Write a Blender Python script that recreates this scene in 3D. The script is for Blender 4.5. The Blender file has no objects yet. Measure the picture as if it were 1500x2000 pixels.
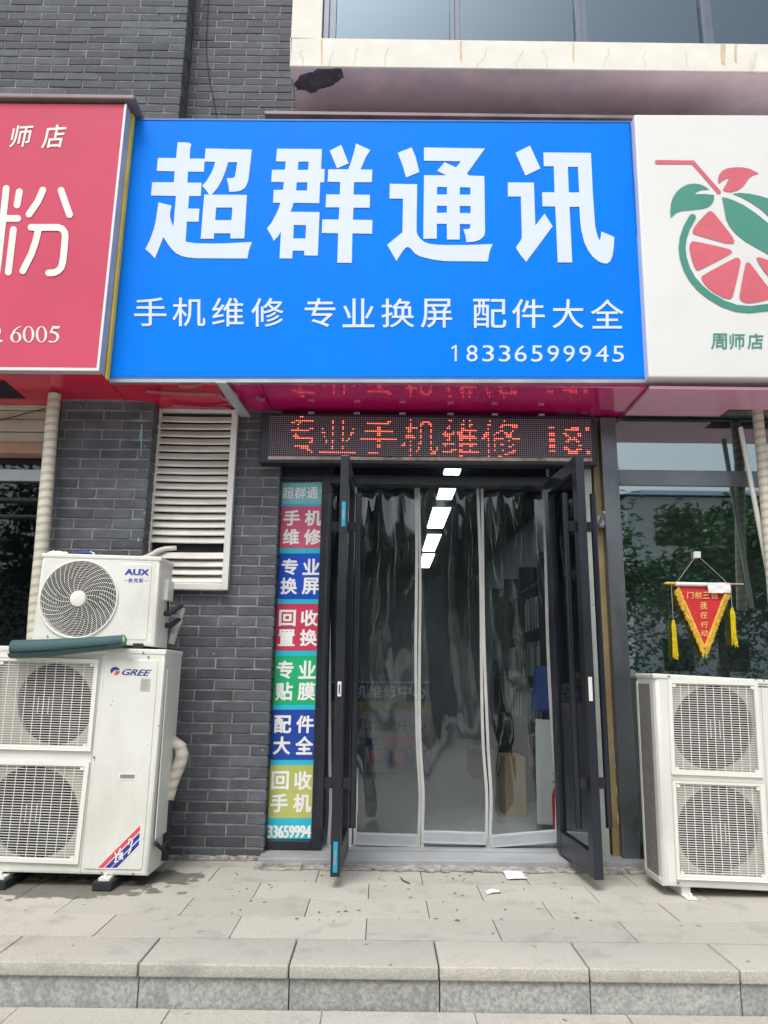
import bpy, bmesh, math, random
import numpy as np
from mathutils import Vector, Matrix
from mathutils.geometry import tessellate_polygon
random.seed(7)
S = bpy.context.scene
COL = S.collection
R = math.radians

# ---------------------------------------------------------------- camera, sky, sun, exposure
FPX, EYE, PITCH, ROLL = 1450.0, 1.14, math.atan(0.222), R(0.7)
_w = Vector((0, math.cos(PITCH), math.sin(PITCH)))
_u0 = Vector((0, -math.sin(PITCH), math.cos(PITCH)))
_r0 = Vector((1, 0, 0))
_r = _r0 * math.cos(ROLL) + _u0 * math.sin(ROLL)
_u = -_r0 * math.sin(ROLL) + _u0 * math.cos(ROLL)
CAMP = Vector((0, 0, EYE))
cd = bpy.data.cameras.new('camera'); cam = bpy.data.objects.new('camera', cd); COL.objects.link(cam)
cd.sensor_fit = 'VERTICAL'; cd.sensor_height = 24; cd.lens = 24 * FPX / 2000
cd.clip_start = 0.05; cd.clip_end = 500
cam.matrix_world = Matrix(((_r.x, _u.x, -_w.x, 0), (_r.y, _u.y, -_w.y, 0), (_r.z, _u.z, -_w.z, EYE), (0, 0, 0, 1)))
S.camera = cam

SUN_EL, SUN_AZ = R(58), R(195)          # azimuth clockwise from +Y (behind the camera)
w = bpy.data.worlds.new('World'); S.world = w; w.use_nodes = True
nt = w.node_tree; nt.nodes.clear()
sky = nt.nodes.new('ShaderNodeTexSky'); sky.sky_type = 'NISHITA'; sky.sun_disc = False
sky.sun_elevation = SUN_EL; sky.sun_rotation = SUN_AZ; sky.air_density = 1.0; sky.dust_density = 4.0; sky.ozone_density = 1.0
hs = nt.nodes.new('ShaderNodeHueSaturation'); hs.inputs['Saturation'].default_value = 0.4
bg = nt.nodes.new('ShaderNodeBackground'); bg.inputs['Strength'].default_value = 0.15
wo = nt.nodes.new('ShaderNodeOutputWorld')
nt.links.new(sky.outputs[0], hs.inputs['Color']); nt.links.new(hs.outputs[0], bg.inputs['Color']); nt.links.new(bg.outputs[0], wo.inputs[0])
sl = bpy.data.lights.new('sun', 'SUN'); sl.energy = 1.4; sl.angle = R(25); sl.color = (1.0, 0.96, 0.9)
so = bpy.data.objects.new('sun', sl); COL.objects.link(so)
sd = Vector((math.sin(SUN_AZ) * math.cos(SUN_EL), math.cos(SUN_AZ) * math.cos(SUN_EL), math.sin(SUN_EL)))
so.rotation_euler = sd.to_track_quat('Z', 'Y').to_euler(); so.location = (0, -5, 12)
S.view_settings.view_transform = 'Standard'; S.view_settings.look = 'None'
S.view_settings.exposure = 0.38; S.view_settings.gamma = 1.0
S.cycles.max_bounces = 8; S.cycles.transparent_max_bounces = 16
try: S.cycles.use_denoising = True
except Exception: pass

# ---------------------------------------------------------------- where a point of the survey picture lies in the place
def ray(px, py): return _w + _r * ((px - 750) / FPX) + _u * ((1000 - py) / FPX)
def at(px, py, Y):
    v = ray(px, py); return CAMP + v * (Y / v.y)
def onz(px, py, z):
    v = ray(px, py); return CAMP + v * ((z - EYE) / v.z)
def X(px, py, Y): return at(px, py, Y).x
def Z(px, py, Y): return at(px, py, Y).z

# ---------------------------------------------------------------- materials
def lin(c): return tuple(((v / 255) / 12.92 if v / 255 <= 0.04045 else ((v / 255 + 0.055) / 1.055) ** 2.4) for v in c)
_mc = {}
def mat(name, col, rough=0.5, metal=0.0, var=0.12, scale=6.0, bump=0.0, bscale=60.0, dirt=None, spec=0.5, coat=0.0, tint=False, stretch=(1, 1, 1), spots=None):
    if name in _mc: return _mc[name]
    m = bpy.data.materials.new(name); m.use_nodes = True; n = m.node_tree; L = n.links.new
    b = n.nodes['Principled BSDF']
    b.inputs['Roughness'].default_value = rough; b.inputs['Metallic'].default_value = metal
    b.inputs['Specular IOR Level'].default_value = spec; b.inputs['Coat Weight'].default_value = coat
    b.inputs['Coat Roughness'].default_value = 0.08
    tc = n.nodes.new('ShaderNodeNewGeometry')
    mp = n.nodes.new('ShaderNodeMapping'); mp.inputs['Scale'].default_value = stretch; L(tc.outputs['Position'], mp.inputs['Vector'])
    nz = n.nodes.new('ShaderNodeTexNoise'); nz.inputs['Scale'].default_value = scale; nz.inputs['Detail'].default_value = 6; L(mp.outputs[0], nz.inputs['Vector'])
    rp = n.nodes.new('ShaderNodeMapRange'); rp.inputs['From Min'].default_value = 0.3; rp.inputs['From Max'].default_value = 0.7
    rp.inputs['To Min'].default_value = 1 - var; rp.inputs['To Max'].default_value = 1 + var; L(nz.outputs['Fac'], rp.inputs['Value'])
    mx = n.nodes.new('ShaderNodeVectorMath'); mx.operation = 'SCALE'; mx.inputs[0].default_value = col[:3]; L(rp.outputs[0], mx.inputs['Scale'])
    out = mx.outputs[0]
    if tint:
        a = n.nodes.new('ShaderNodeAttribute'); a.attribute_name = 'tint'
        m2 = n.nodes.new('ShaderNodeVectorMath'); m2.operation = 'SCALE'; L(out, m2.inputs[0]); L(a.outputs['Fac'], m2.inputs['Scale']); out = m2.outputs[0]
    if dirt:
        dc, amt, dsc, lo, hi = dirt[:5]; dst = dirt[5] if len(dirt) > 5 else (1, 1, 1)
        mp2 = n.nodes.new('ShaderNodeMapping'); mp2.inputs['Scale'].default_value = dst; mp2.inputs['Location'].default_value = (3.1, 7.7, 1.3); L(tc.outputs['Position'], mp2.inputs['Vector'])
        n2 = n.nodes.new('ShaderNodeTexNoise'); n2.inputs['Scale'].default_value = dsc; n2.inputs['Detail'].default_value = 8; n2.inputs['Roughness'].default_value = 0.65; L(mp2.outputs[0], n2.inputs['Vector'])
        r2 = n.nodes.new('ShaderNodeMapRange'); r2.inputs['From Min'].default_value = lo; r2.inputs['From Max'].default_value = hi; r2.inputs['To Max'].default_value = amt; L(n2.outputs['Fac'], r2.inputs['Value'])
        mm = n.nodes.new('ShaderNodeMix'); mm.data_type = 'RGBA'; L(r2.outputs[0], mm.inputs['Factor']); L(out, mm.inputs['A']); mm.inputs['B'].default_value = (*dc[:3], 1); out = mm.outputs['Result']
    if spots:
        dc, amt, dsc, lo, hi = spots
        n4 = n.nodes.new('ShaderNodeTexNoise'); n4.inputs['Scale'].default_value = dsc; n4.inputs['Detail'].default_value = 2; n4.inputs['Distortion'].default_value = 0.4; L(tc.outputs['Position'], n4.inputs['Vector'])
        r4 = n.nodes.new('ShaderNodeMapRange'); r4.inputs['From Min'].default_value = lo; r4.inputs['From Max'].default_value = hi; r4.inputs['To Max'].default_value = amt; L(n4.outputs['Fac'], r4.inputs['Value'])
        m4 = n.nodes.new('ShaderNodeMix'); m4.data_type = 'RGBA'; L(r4.outputs[0], m4.inputs['Factor']); L(out, m4.inputs['A']); m4.inputs['B'].default_value = (*dc[:3], 1); out = m4.outputs['Result']
    L(out, b.inputs['Base Color'])
    rr = n.nodes.new('ShaderNodeMapRange'); rr.inputs['From Min'].default_value = 0.3; rr.inputs['From Max'].default_value = 0.7
    rr.inputs['To Min'].default_value = max(0.02, rough * 0.85); rr.inputs['To Max'].default_value = min(1, rough * 1.15); L(nz.outputs['Fac'], rr.inputs['Value']); L(rr.outputs[0], b.inputs['Roughness'])
    if bump:
        n3 = n.nodes.new('ShaderNodeTexNoise'); n3.inputs['Scale'].default_value = bscale; n3.inputs['Detail'].default_value = 4; L(mp.outputs[0], n3.inputs['Vector'])
        bp = n.nodes.new('ShaderNodeBump'); bp.inputs['Strength'].default_value = bump; bp.inputs['Distance'].default_value = 0.01; L(n3.outputs['Fac'], bp.inputs['Height']); L(bp.outputs[0], b.inputs['Normal'])
    _mc[name] = m; m['nodes_out'] = 1
    return m
def emit(name, col, s):
    m = bpy.data.materials.new(name); m.use_nodes = True; b = m.node_tree.nodes['Principled BSDF']
    b.inputs['Base Color'].default_value = (*col, 1); b.inputs['Emission Color'].default_value = (*col, 1); b.inputs['Emission Strength'].default_value = s
    return m
def glass(name, tintc, base=0.06, rough=0.015, bump=0.0, bscale=3.0, ior=1.5, film=0.0, filmc=(0.6, 0.6, 0.62), gcol=(0.95, 0.97, 1)):
    m = bpy.data.materials.new(name); m.use_nodes = True; n = m.node_tree; n.nodes.clear(); L = n.links.new
    o = n.nodes.new('ShaderNodeOutputMaterial'); t = n.nodes.new('ShaderNodeBsdfTransparent'); t.inputs[0].default_value = (*tintc, 1)
    g = n.nodes.new('ShaderNodeBsdfGlossy'); g.inputs['Roughness'].default_value = rough; g.inputs['Color'].default_value = (*gcol, 1)
    f = n.nodes.new('ShaderNodeFresnel'); f.inputs['IOR'].default_value = ior
    a = n.nodes.new('ShaderNodeMath'); a.operation = 'ADD'; a.use_clamp = True; a.inputs[1].default_value = base; L(f.outputs[0], a.inputs[0])
    mx = n.nodes.new('ShaderNodeMixShader'); L(a.outputs[0], mx.inputs[0]); L(t.outputs[0], mx.inputs[1]); L(g.outputs[0], mx.inputs[2])
    res = mx
    tc = n.nodes.new('ShaderNodeNewGeometry')
    if film:
        d = n.nodes.new('ShaderNodeBsdfDiffuse'); d.inputs[0].default_value = (*filmc, 1)
        nz = n.nodes.new('ShaderNodeTexNoise'); nz.inputs['Scale'].default_value = 3; nz.inputs['Detail'].default_value = 8; L(tc.outputs['Position'], nz.inputs['Vector'])
        rg = n.nodes.new('ShaderNodeMapRange'); rg.inputs['From Min'].default_value = 0.35; rg.inputs['From Max'].default_value = 0.75; rg.inputs['To Min'].default_value = film * 0.4; rg.inputs['To Max'].default_value = film * 1.6; L(nz.outputs['Fac'], rg.inputs['Value'])
        m2 = n.nodes.new('ShaderNodeMixShader'); L(rg.outputs[0], m2.inputs[0]); L(mx.outputs[0], m2.inputs[1]); L(d.outputs[0], m2.inputs[2]); res = m2
    if bump:
        mp = n.nodes.new('ShaderNodeMapping'); mp.inputs['Scale'].default_value = (1.6, 1, 0.55); L(tc.outputs['Position'], mp.inputs['Vector'])
        nz = n.nodes.new('ShaderNodeTexNoise'); nz.inputs['Scale'].default_value = bscale; nz.inputs['Detail'].default_value = 2; L(mp.outputs[0], nz.inputs['Vector'])
        bp = n.nodes.new('ShaderNodeBump'); bp.inputs['Strength'].default_value = bump; bp.inputs['Distance'].default_value = 0.05; L(nz.outputs['Fac'], bp.inputs['Height']); L(bp.outputs[0], g.inputs['Normal']); L(bp.outputs[0], f.inputs['Normal'])
    L(res.outputs[0], o.inputs[0])
    return m

M = {}
M['black'] = mat('black_aluminium', (0.014, 0.017, 0.026), 0.35, var=0.25, scale=3, dirt=((0.12, 0.12, 0.12), 0.25, 5, 0.55, 0.8))
M['blackgloss'] = mat('black_gloss', (0.012, 0.014, 0.022), 0.2)
M['navydark'] = mat('cavity_shade_and_ink', (0.005, 0.006, 0.016), 0.7)  # near-black for shade painted into hollows, also for the dark lettering
M['white'] = mat('white_enamel', (0.70, 0.71, 0.665), 0.35, var=0.04, scale=2.5, dirt=((0.38, 0.35, 0.28), 0.5, 3.0, 0.52, 0.85, (1, 1, 0.4)), spots=((0.2, 0.19, 0.16), 0.7, 30, 0.73, 0.76))
M['whitepl'] = mat('white_plastic', (0.76, 0.76, 0.71), 0.4, var=0.03)
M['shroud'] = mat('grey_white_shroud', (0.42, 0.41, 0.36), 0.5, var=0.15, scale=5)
M['greyal'] = mat('grey_aluminium', (0.36, 0.38, 0.40), 0.35, 0.6, var=0.15, scale=5)
M['steel'] = mat('dull_steel', (0.17, 0.19, 0.21), 0.34, 0.7, var=0.25, scale=2.2, dirt=((0.05, 0.05, 0.055), 0.6, 3, 0.55, 0.75), stretch=(1, 1, 0.5))
M['rubber'] = mat('black_rubber', (0.02, 0.022, 0.025), 0.8)
M['brick'] = mat('blue_grey_brick', (0.090, 0.099, 0.116), 0.85, spots=((0.42, 0.42, 0.40), 0.8, 38, 0.735, 0.75), var=0.3, scale=9, bump=0.35, bscale=90, tint=True, dirt=((0.26, 0.26, 0.25), 0.5, 26, 0.66, 0.8))
M['mortar'] = mat('pale_mortar', (0.24, 0.238, 0.228), 0.95, var=0.35, scale=14, bump=0.5, bscale=70)
M['mortardk'] = mat('grey_mortar', (0.22, 0.222, 0.222), 0.95, var=0.4, scale=10, bump=0.5, bscale=70)
M['blue'] = mat('blue_sign_film', (0.0, 0.20, 0.88), 0.5, var=0.05, scale=1.5, spec=0.07, dirt=((0.02, 0.16, 0.62), 0.5, 2.2, 0.5, 0.8, (1.6, 1, 0.5)), bump=0.25, bscale=2.5)
M['bluewhite'] = mat('white_sign_lettering', (0.64, 0.72, 0.81), 0.5, var=0.02, spec=0.1)
M['red'] = mat('faded_red_sign_film', (0.57, 0.085, 0.145), 0.5, var=0.05, scale=1.5, spec=0.12, dirt=((0.4, 0.06, 0.1), 0.35, 3, 0.6, 0.8))
M['redw'] = mat('cream_sign_lettering', (0.80, 0.77, 0.73), 0.4, var=0.02)
M['signwhite'] = mat('white_sign_film', (0.70, 0.71, 0.70), 0.35, var=0.03, scale=1.2, dirt=((0.5, 0.5, 0.48), 0.3, 2, 0.55, 0.8))
M['logored'] = mat('logo_red', (0.60, 0.115, 0.15), 0.4, var=0.05)
M['logogreen'] = mat('logo_green', (0.05, 0.25, 0.19), 0.4, var=0.05)
M['yellow'] = mat('yellow_strip', (0.75, 0.55, 0.08), 0.5)
M['soffit'] = mat('crimson_panel', (0.66, 0.015, 0.19), 0.10, var=0.1, scale=2, spec=1.0, coat=1.0)
M['soffitred'] = mat('red_panel', (0.58, 0.015, 0.06), 0.16, var=0.1, scale=2, spec=0.6, coat=0.2)
M['pink'] = mat('pink_panel', (0.66, 0.31, 0.43), 0.22, var=0.06, scale=2, spec=0.5)
M['cream'] = mat('cream_render', (0.74, 0.72, 0.655), 0.8, var=0.08, scale=5, bump=0.15, bscale=30, dirt=((0.33, 0.27, 0.2), 0.6, 2.5, 0.62, 0.85, (2.5, 1, 0.5)))
M['mauve'] = mat('mauve_render', (0.80, 0.63, 0.71), 0.85, var=0.12, scale=2, bump=0.2, bscale=25, dirt=((0.30, 0.32, 0.42), 0.7, 0.55, 0.5, 0.65))
M['patch'] = mat('bare_plaster', (0.10, 0.085, 0.12), 0.9, var=0.4, scale=14, bump=0.5)
M['granite'] = mat('granite_slab', (0.435, 0.42, 0.375), 0.75, var=0.17, scale=110, bump=0.3, bscale=160, tint=True, dirt=((0.17, 0.17, 0.155), 0.6, 5.5, 0.53, 0.8), spots=((0.11, 0.105, 0.095), 0.8, 13, 0.715, 0.74))
M['riser'] = mat('grey_granite', (0.34, 0.35, 0.335), 0.8, var=0.32, scale=70, bump=0.25, bscale=140, tint=True, dirt=((0.12, 0.13, 0.13), 0.5, 7, 0.5, 0.75, (1, 1, 0.3)))
M['joint'] = mat('dark_joint', (0.07, 0.068, 0.06), 0.95)
M['cement'] = mat('broken_cement', (0.34, 0.33, 0.31), 0.95, var=0.4, scale=18, bump=1.0, bscale=40, dirt=((0.06, 0.06, 0.055), 0.8, 9, 0.5, 0.7))
M['tile'] = mat('grey_floor_tile', (0.33, 0.345, 0.365), 0.45, var=0.1, scale=4, dirt=((0.12, 0.12, 0.12), 0.5, 3, 0.55, 0.8))
M['vent'] = mat('aluminium_vent', (0.74, 0.72, 0.66), 0.4, 0.1, var=0.1, scale=6, dirt=((0.30, 0.26, 0.20), 0.6, 3.5, 0.5, 0.8, (0.6, 1, 3)))
M['ventf'] = mat('vent_frame', (0.72, 0.72, 0.69), 0.4, 0.1, var=0.05, scale=6)
M['mat_out'] = mat('dark_green_foam', (0.045, 0.105, 0.11), 0.7, var=0.12, scale=30, bump=0.6, bscale=110)
M['mat_in'] = mat('light_green_foam', (0.28, 0.60, 0.38), 0.6)
M['foam'] = mat('black_foam', (0.02, 0.024, 0.03), 0.8, bump=0.3)
M['tan'] = mat('tan_board', (0.33, 0.25, 0.125), 0.7, var=0.25, scale=5, dirt=((0.55, 0.53, 0.46), 0.6, 6, 0.6, 0.75, (1, 1, 0.4)))
M['palegreen'] = mat('pale_painted_frame', (0.40, 0.44, 0.41), 0.6, var=0.12, scale=7, dirt=((0.13, 0.12, 0.1), 0.8, 12, 0.62, 0.75))
M['cream_shut'] = mat('cream_shutter', (0.50, 0.47, 0.38), 0.5, var=0.12, scale=4, dirt=((0.2, 0.17, 0.13), 0.5, 3, 0.5, 0.8, (0.4, 1, 2)))
M['brown_shut'] = mat('brown_shutter_rail', (0.38, 0.23, 0.16), 0.5, var=0.15)
M['conduit'] = mat('pinkish_conduit', (0.52, 0.43, 0.38), 0.5)
M['polewhite'] = mat('white_pipe', (0.70, 0.69, 0.64), 0.45, var=0.05)
M['gold'] = mat('gold_fringe', (0.75, 0.47, 0.05), 0.6, var=0.3, scale=60)
M['goldtext'] = mat('gold_lettering', (0.80, 0.56, 0.16), 0.5, var=0.2, scale=60)
M['tassel'] = mat('yellow_tassel', (0.72, 0.55, 0.01), 0.6, var=0.25, scale=50)
M['pred'] = mat('red_velvet', (0.56, 0.022, 0.03), 0.7, var=0.15, scale=40, bump=0.3, bscale=60)
M['paper'] = mat('white_paper', (0.80, 0.80, 0.80), 0.8, var=0.03, bump=0.3, bscale=25)
M['wood'] = mat('pale_wood', (0.45, 0.33, 0.19), 0.6, var=0.15)
M['plugtan'] = mat('tan_lip', (0.42, 0.34, 0.30), 0.6, var=0.35, scale=14, dirt=((0.03, 0.03, 0.04), 0.9, 8, 0.55, 0.68))
M['strip'] = mat('grey_magnet_strip', (0.50, 0.51, 0.50), 0.45, var=0.1, scale=8)
M['bar'] = mat('grey_weight_bar', (0.37, 0.42, 0.45), 0.45, var=0.08, scale=6)
M['navyink'] = mat('navy_ink', (0.022, 0.04, 0.28), 0.4)
M['redink'] = mat('red_ink', (0.72, 0.075, 0.085), 0.4)
M['greyink'] = mat('grey_ink', (0.3, 0.3, 0.28), 0.6)
M['lighttxt'] = mat('white_film_lettering', (0.88, 0.90, 0.90), 0.5, var=0.05)
M['teal'] = mat('teal_film', (0.02, 0.52, 0.68), 0.35, var=0.08, scale=5)
M['b_pink'] = mat('rose_film', (0.62, 0.10, 0.21), 0.35, var=0.1, scale=5)
M['b_blue'] = mat('royal_blue_film', (0.006, 0.075, 0.56), 0.35, var=0.1, scale=5)
M['b_red'] = mat('crimson_film', (0.60, 0.045, 0.11), 0.35, var=0.1, scale=5)
M['b_green'] = mat('green_film', (0.012, 0.45, 0.17), 0.35, var=0.1, scale=5)
M['b_dblue'] = mat('deep_blue_film', (0.01, 0.06, 0.38), 0.35, var=0.1, scale=5)
M['b_olive'] = mat('olive_film', (0.50, 0.53, 0.14), 0.35, var=0.08, scale=5)
M['tealtape'] = mat('teal_sticker', (0.01, 0.30, 0.46), 0.4)
M['flash'] = mat('brown_flashing', (0.20, 0.155, 0.16), 0.5, 0.2, var=0.25, scale=4)
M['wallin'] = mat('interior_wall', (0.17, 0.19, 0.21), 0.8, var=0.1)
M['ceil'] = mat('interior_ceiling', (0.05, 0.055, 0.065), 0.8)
M['shelf'] = mat('black_shelf', (0.02, 0.022, 0.028), 0.5)
M['card'] = mat('cardboard', (0.36, 0.25, 0.14), 0.8, var=0.12)
M['extred'] = mat('extinguisher_red', (0.55, 0.02, 0.03), 0.3)
M['bluecloth'] = mat('blue_cloth', (0.03, 0.07, 0.28), 0.8, var=0.2, scale=12)
M['bark'] = mat('bark', (0.11, 0.085, 0.06), 0.9, var=0.3, scale=12, bump=0.5)
M['leaf1'] = mat('leaf_mid_green', (0.075, 0.19, 0.06), 0.6, var=0.45, scale=1.2)
M['leaf2'] = mat('leaf_dark_green', (0.045, 0.16, 0.09), 0.6, var=0.4, scale=1.5)
M['farwall'] = mat('pale_far_wall', (0.62, 0.63, 0.63), 0.8, var=0.06, scale=0.6)
M['farroof'] = mat('blue_far_roof', (0.10, 0.17, 0.30), 0.7)
M['ground'] = mat('street_paving', (0.44, 0.43, 0.40), 0.85, var=0.15, scale=3, bump=0.2)
M['lit'] = emit('lit_lamp', (0.97, 1.0, 1.0), 4.5)
M['led'] = emit('lit_led', (1.0, 0.12, 0.07), 4.2)
M['glass'] = glass('clear_glass', (0.86, 0.90, 0.90), 0.08)
M['shopglass'] = glass('tinted_glass', (0.34, 0.42, 0.42), 0.32, film=0.015, gcol=(0.80, 0.95, 0.95))
M['darkglass'] = glass('dark_glass', (0.4, 0.45, 0.45), 0.02)
M['bayglass'] = glass('grey_coated_glass', (0.2, 0.25, 0.28), 0.16, gcol=(0.50, 0.66, 0.80))
M['pvc'] = glass('clear_pvc', (0.84, 0.89, 0.90), 0.075, 0.04, bump=0.42, bscale=2.2, ior=1.45, film=0.02, filmc=(0.50, 0.60, 0.66), gcol=(0.90, 0.98, 1))  # film lays a pale teal haze over the sheet, painted in for reflected light

# wrapped hose: overlapping turns of tape
def wrap_mat():
    m = mat('cream_pipe_tape', (0.60, 0.575, 0.47), 0.5, var=0.1, scale=8)
    n = m.node_tree; L = n.links.new; b = n.nodes['Principled BSDF']
    g = n.nodes.new('ShaderNodeNewGeometry')
    wv = n.nodes.new('ShaderNodeTexWave'); wv.wave_type = 'BANDS'; wv.bands_direction = 'Z'; wv.wave_profile = 'SAW'; wv.inputs['Scale'].default_value = 5.6; wv.inputs['Distortion'].default_value = 0.8; wv.inputs['Detail'].default_value = 1
    mp = n.nodes.new('ShaderNodeMapping'); mp.inputs['Rotation'].default_value = (0, R(9), 0); L(g.outputs['Position'], mp.inputs[0]); L(mp.outputs[0], wv.inputs[0])
    st = n.nodes.new('ShaderNodeMapRange'); st.inputs['From Min'].default_value = 0.55; st.inputs['From Max'].default_value = 0.62; L(wv.outputs['Fac'], st.inputs['Value'])
    old = b.inputs['Base Color'].links[0].from_socket
    mx = n.nodes.new('ShaderNodeMix'); mx.data_type = 'RGBA'; L(st.outputs[0], mx.inputs['Factor']); L(old, mx.inputs['A']); mx.inputs['B'].default_value = (0.44, 0.42, 0.36, 1)
    L(mx.outputs['Result'], b.inputs['Base Color'])
    return m
M['wrap'] = wrap_mat()
# unlit LED dots of the display
def led_mat(pitch):
    m = mat('led_matrix', (0.028, 0.018, 0.035), 0.5, var=0.05)
    n = m.node_tree; L = n.links.new; b = n.nodes['Principled BSDF']
    g = n.nodes.new('ShaderNodeNewGeometry'); sp = n.nodes.new('ShaderNodeSeparateXYZ'); L(g.outputs['Position'], sp.inputs[0])
    outs = []
    for ax in ('X', 'Z'):
        a = n.nodes.new('ShaderNodeMath'); a.operation = 'DIVIDE'; a.inputs[1].default_value = pitch; L(sp.outputs[ax], a.inputs[0])
        f = n.nodes.new('ShaderNodeMath'); f.operation = 'FRACT'; L(a.outputs[0], f.inputs[0])
        s = n.nodes.new('ShaderNodeMath'); s.operation = 'SUBTRACT'; s.inputs[1].default_value = 0.5; L(f.outputs[0], s.inputs[0])
        q = n.nodes.new('ShaderNodeMath'); q.operation = 'POWER'; q.inputs[1].default_value = 2; L(s.outputs[0], q.inputs[0]); outs.append(q.outputs[0])
    ad = n.nodes.new('ShaderNodeMath'); ad.operation = 'ADD'; L(outs[0], ad.inputs[0]); L(outs[1], ad.inputs[1])
    lt = n.nodes.new('ShaderNodeMath'); lt.operation = 'LESS_THAN'; lt.inputs[1].default_value = 0.055; L(ad.outputs[0], lt.inputs[0])
    old = b.inputs['Base Color'].links[0].from_socket
    mx = n.nodes.new('ShaderNodeMix'); mx.data_type = 'RGBA'; L(lt.outputs[0], mx.inputs['Factor']); L(old, mx.inputs['A']); mx.inputs['B'].default_value = (0.42, 0.38, 0.42, 1)
    L(mx.outputs['Result'], b.inputs['Base Color'])
    return m
# wet stain on the slabs under the left unit
def stain(m, cx, cy, rx, ry):
    n = m.node_tree; L = n.links.new; b = n.nodes['Principled BSDF']
    g = n.nodes.new('ShaderNodeNewGeometry'); mp = n.nodes.new('ShaderNodeMapping'); mp.vector_type = 'POINT'
    mp.inputs['Location'].default_value = (-cx / rx, -cy / ry, 0); mp.inputs['Scale'].default_value = (1 / rx, 1 / ry, 0); L(g.outputs['Position'], mp.inputs[0])
    ln = n.nodes.new('ShaderNodeVectorMath'); ln.operation = 'LENGTH'; L(mp.outputs[0], ln.inputs[0])
    nz = n.nodes.new('ShaderNodeTexNoise'); nz.inputs['Scale'].default_value = 11; nz.inputs['Detail'].default_value = 5; L(g.outputs['Position'], nz.inputs['Vector'])
    ad = n.nodes.new('ShaderNodeMath'); ad.operation = 'MULTIPLY_ADD'; ad.inputs[1].default_value = 1.9; L(nz.outputs['Fac'], ad.inputs[0]); L(ln.outputs['Value'], ad.inputs[2])
    st = n.nodes.new('ShaderNodeMapRange'); st.inputs['From Min'].default_value = 1.72; st.inputs['From Max'].default_value = 1.86; st.inputs['To Min'].default_value = 0.8; st.inputs['To Max'].default_value = 0; L(ad.outputs[0], st.inputs['Value'])
    old = b.inputs['Base Color'].links[0].from_socket
    mx = n.nodes.new('ShaderNodeMix'); mx.data_type = 'RGBA'; L(st.outputs[0], mx.inputs['Factor']); L(old, mx.inputs['A']); mx.inputs['B'].default_value = (0.075, 0.075, 0.06, 1)
    L(mx.outputs['Result'], b.inputs['Base Color'])
stain(M['granite'], -1.75, 4.38, 0.6, 0.22); stain(M['granite'], -1.25, 4.62, 0.28, 0.16)

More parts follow.
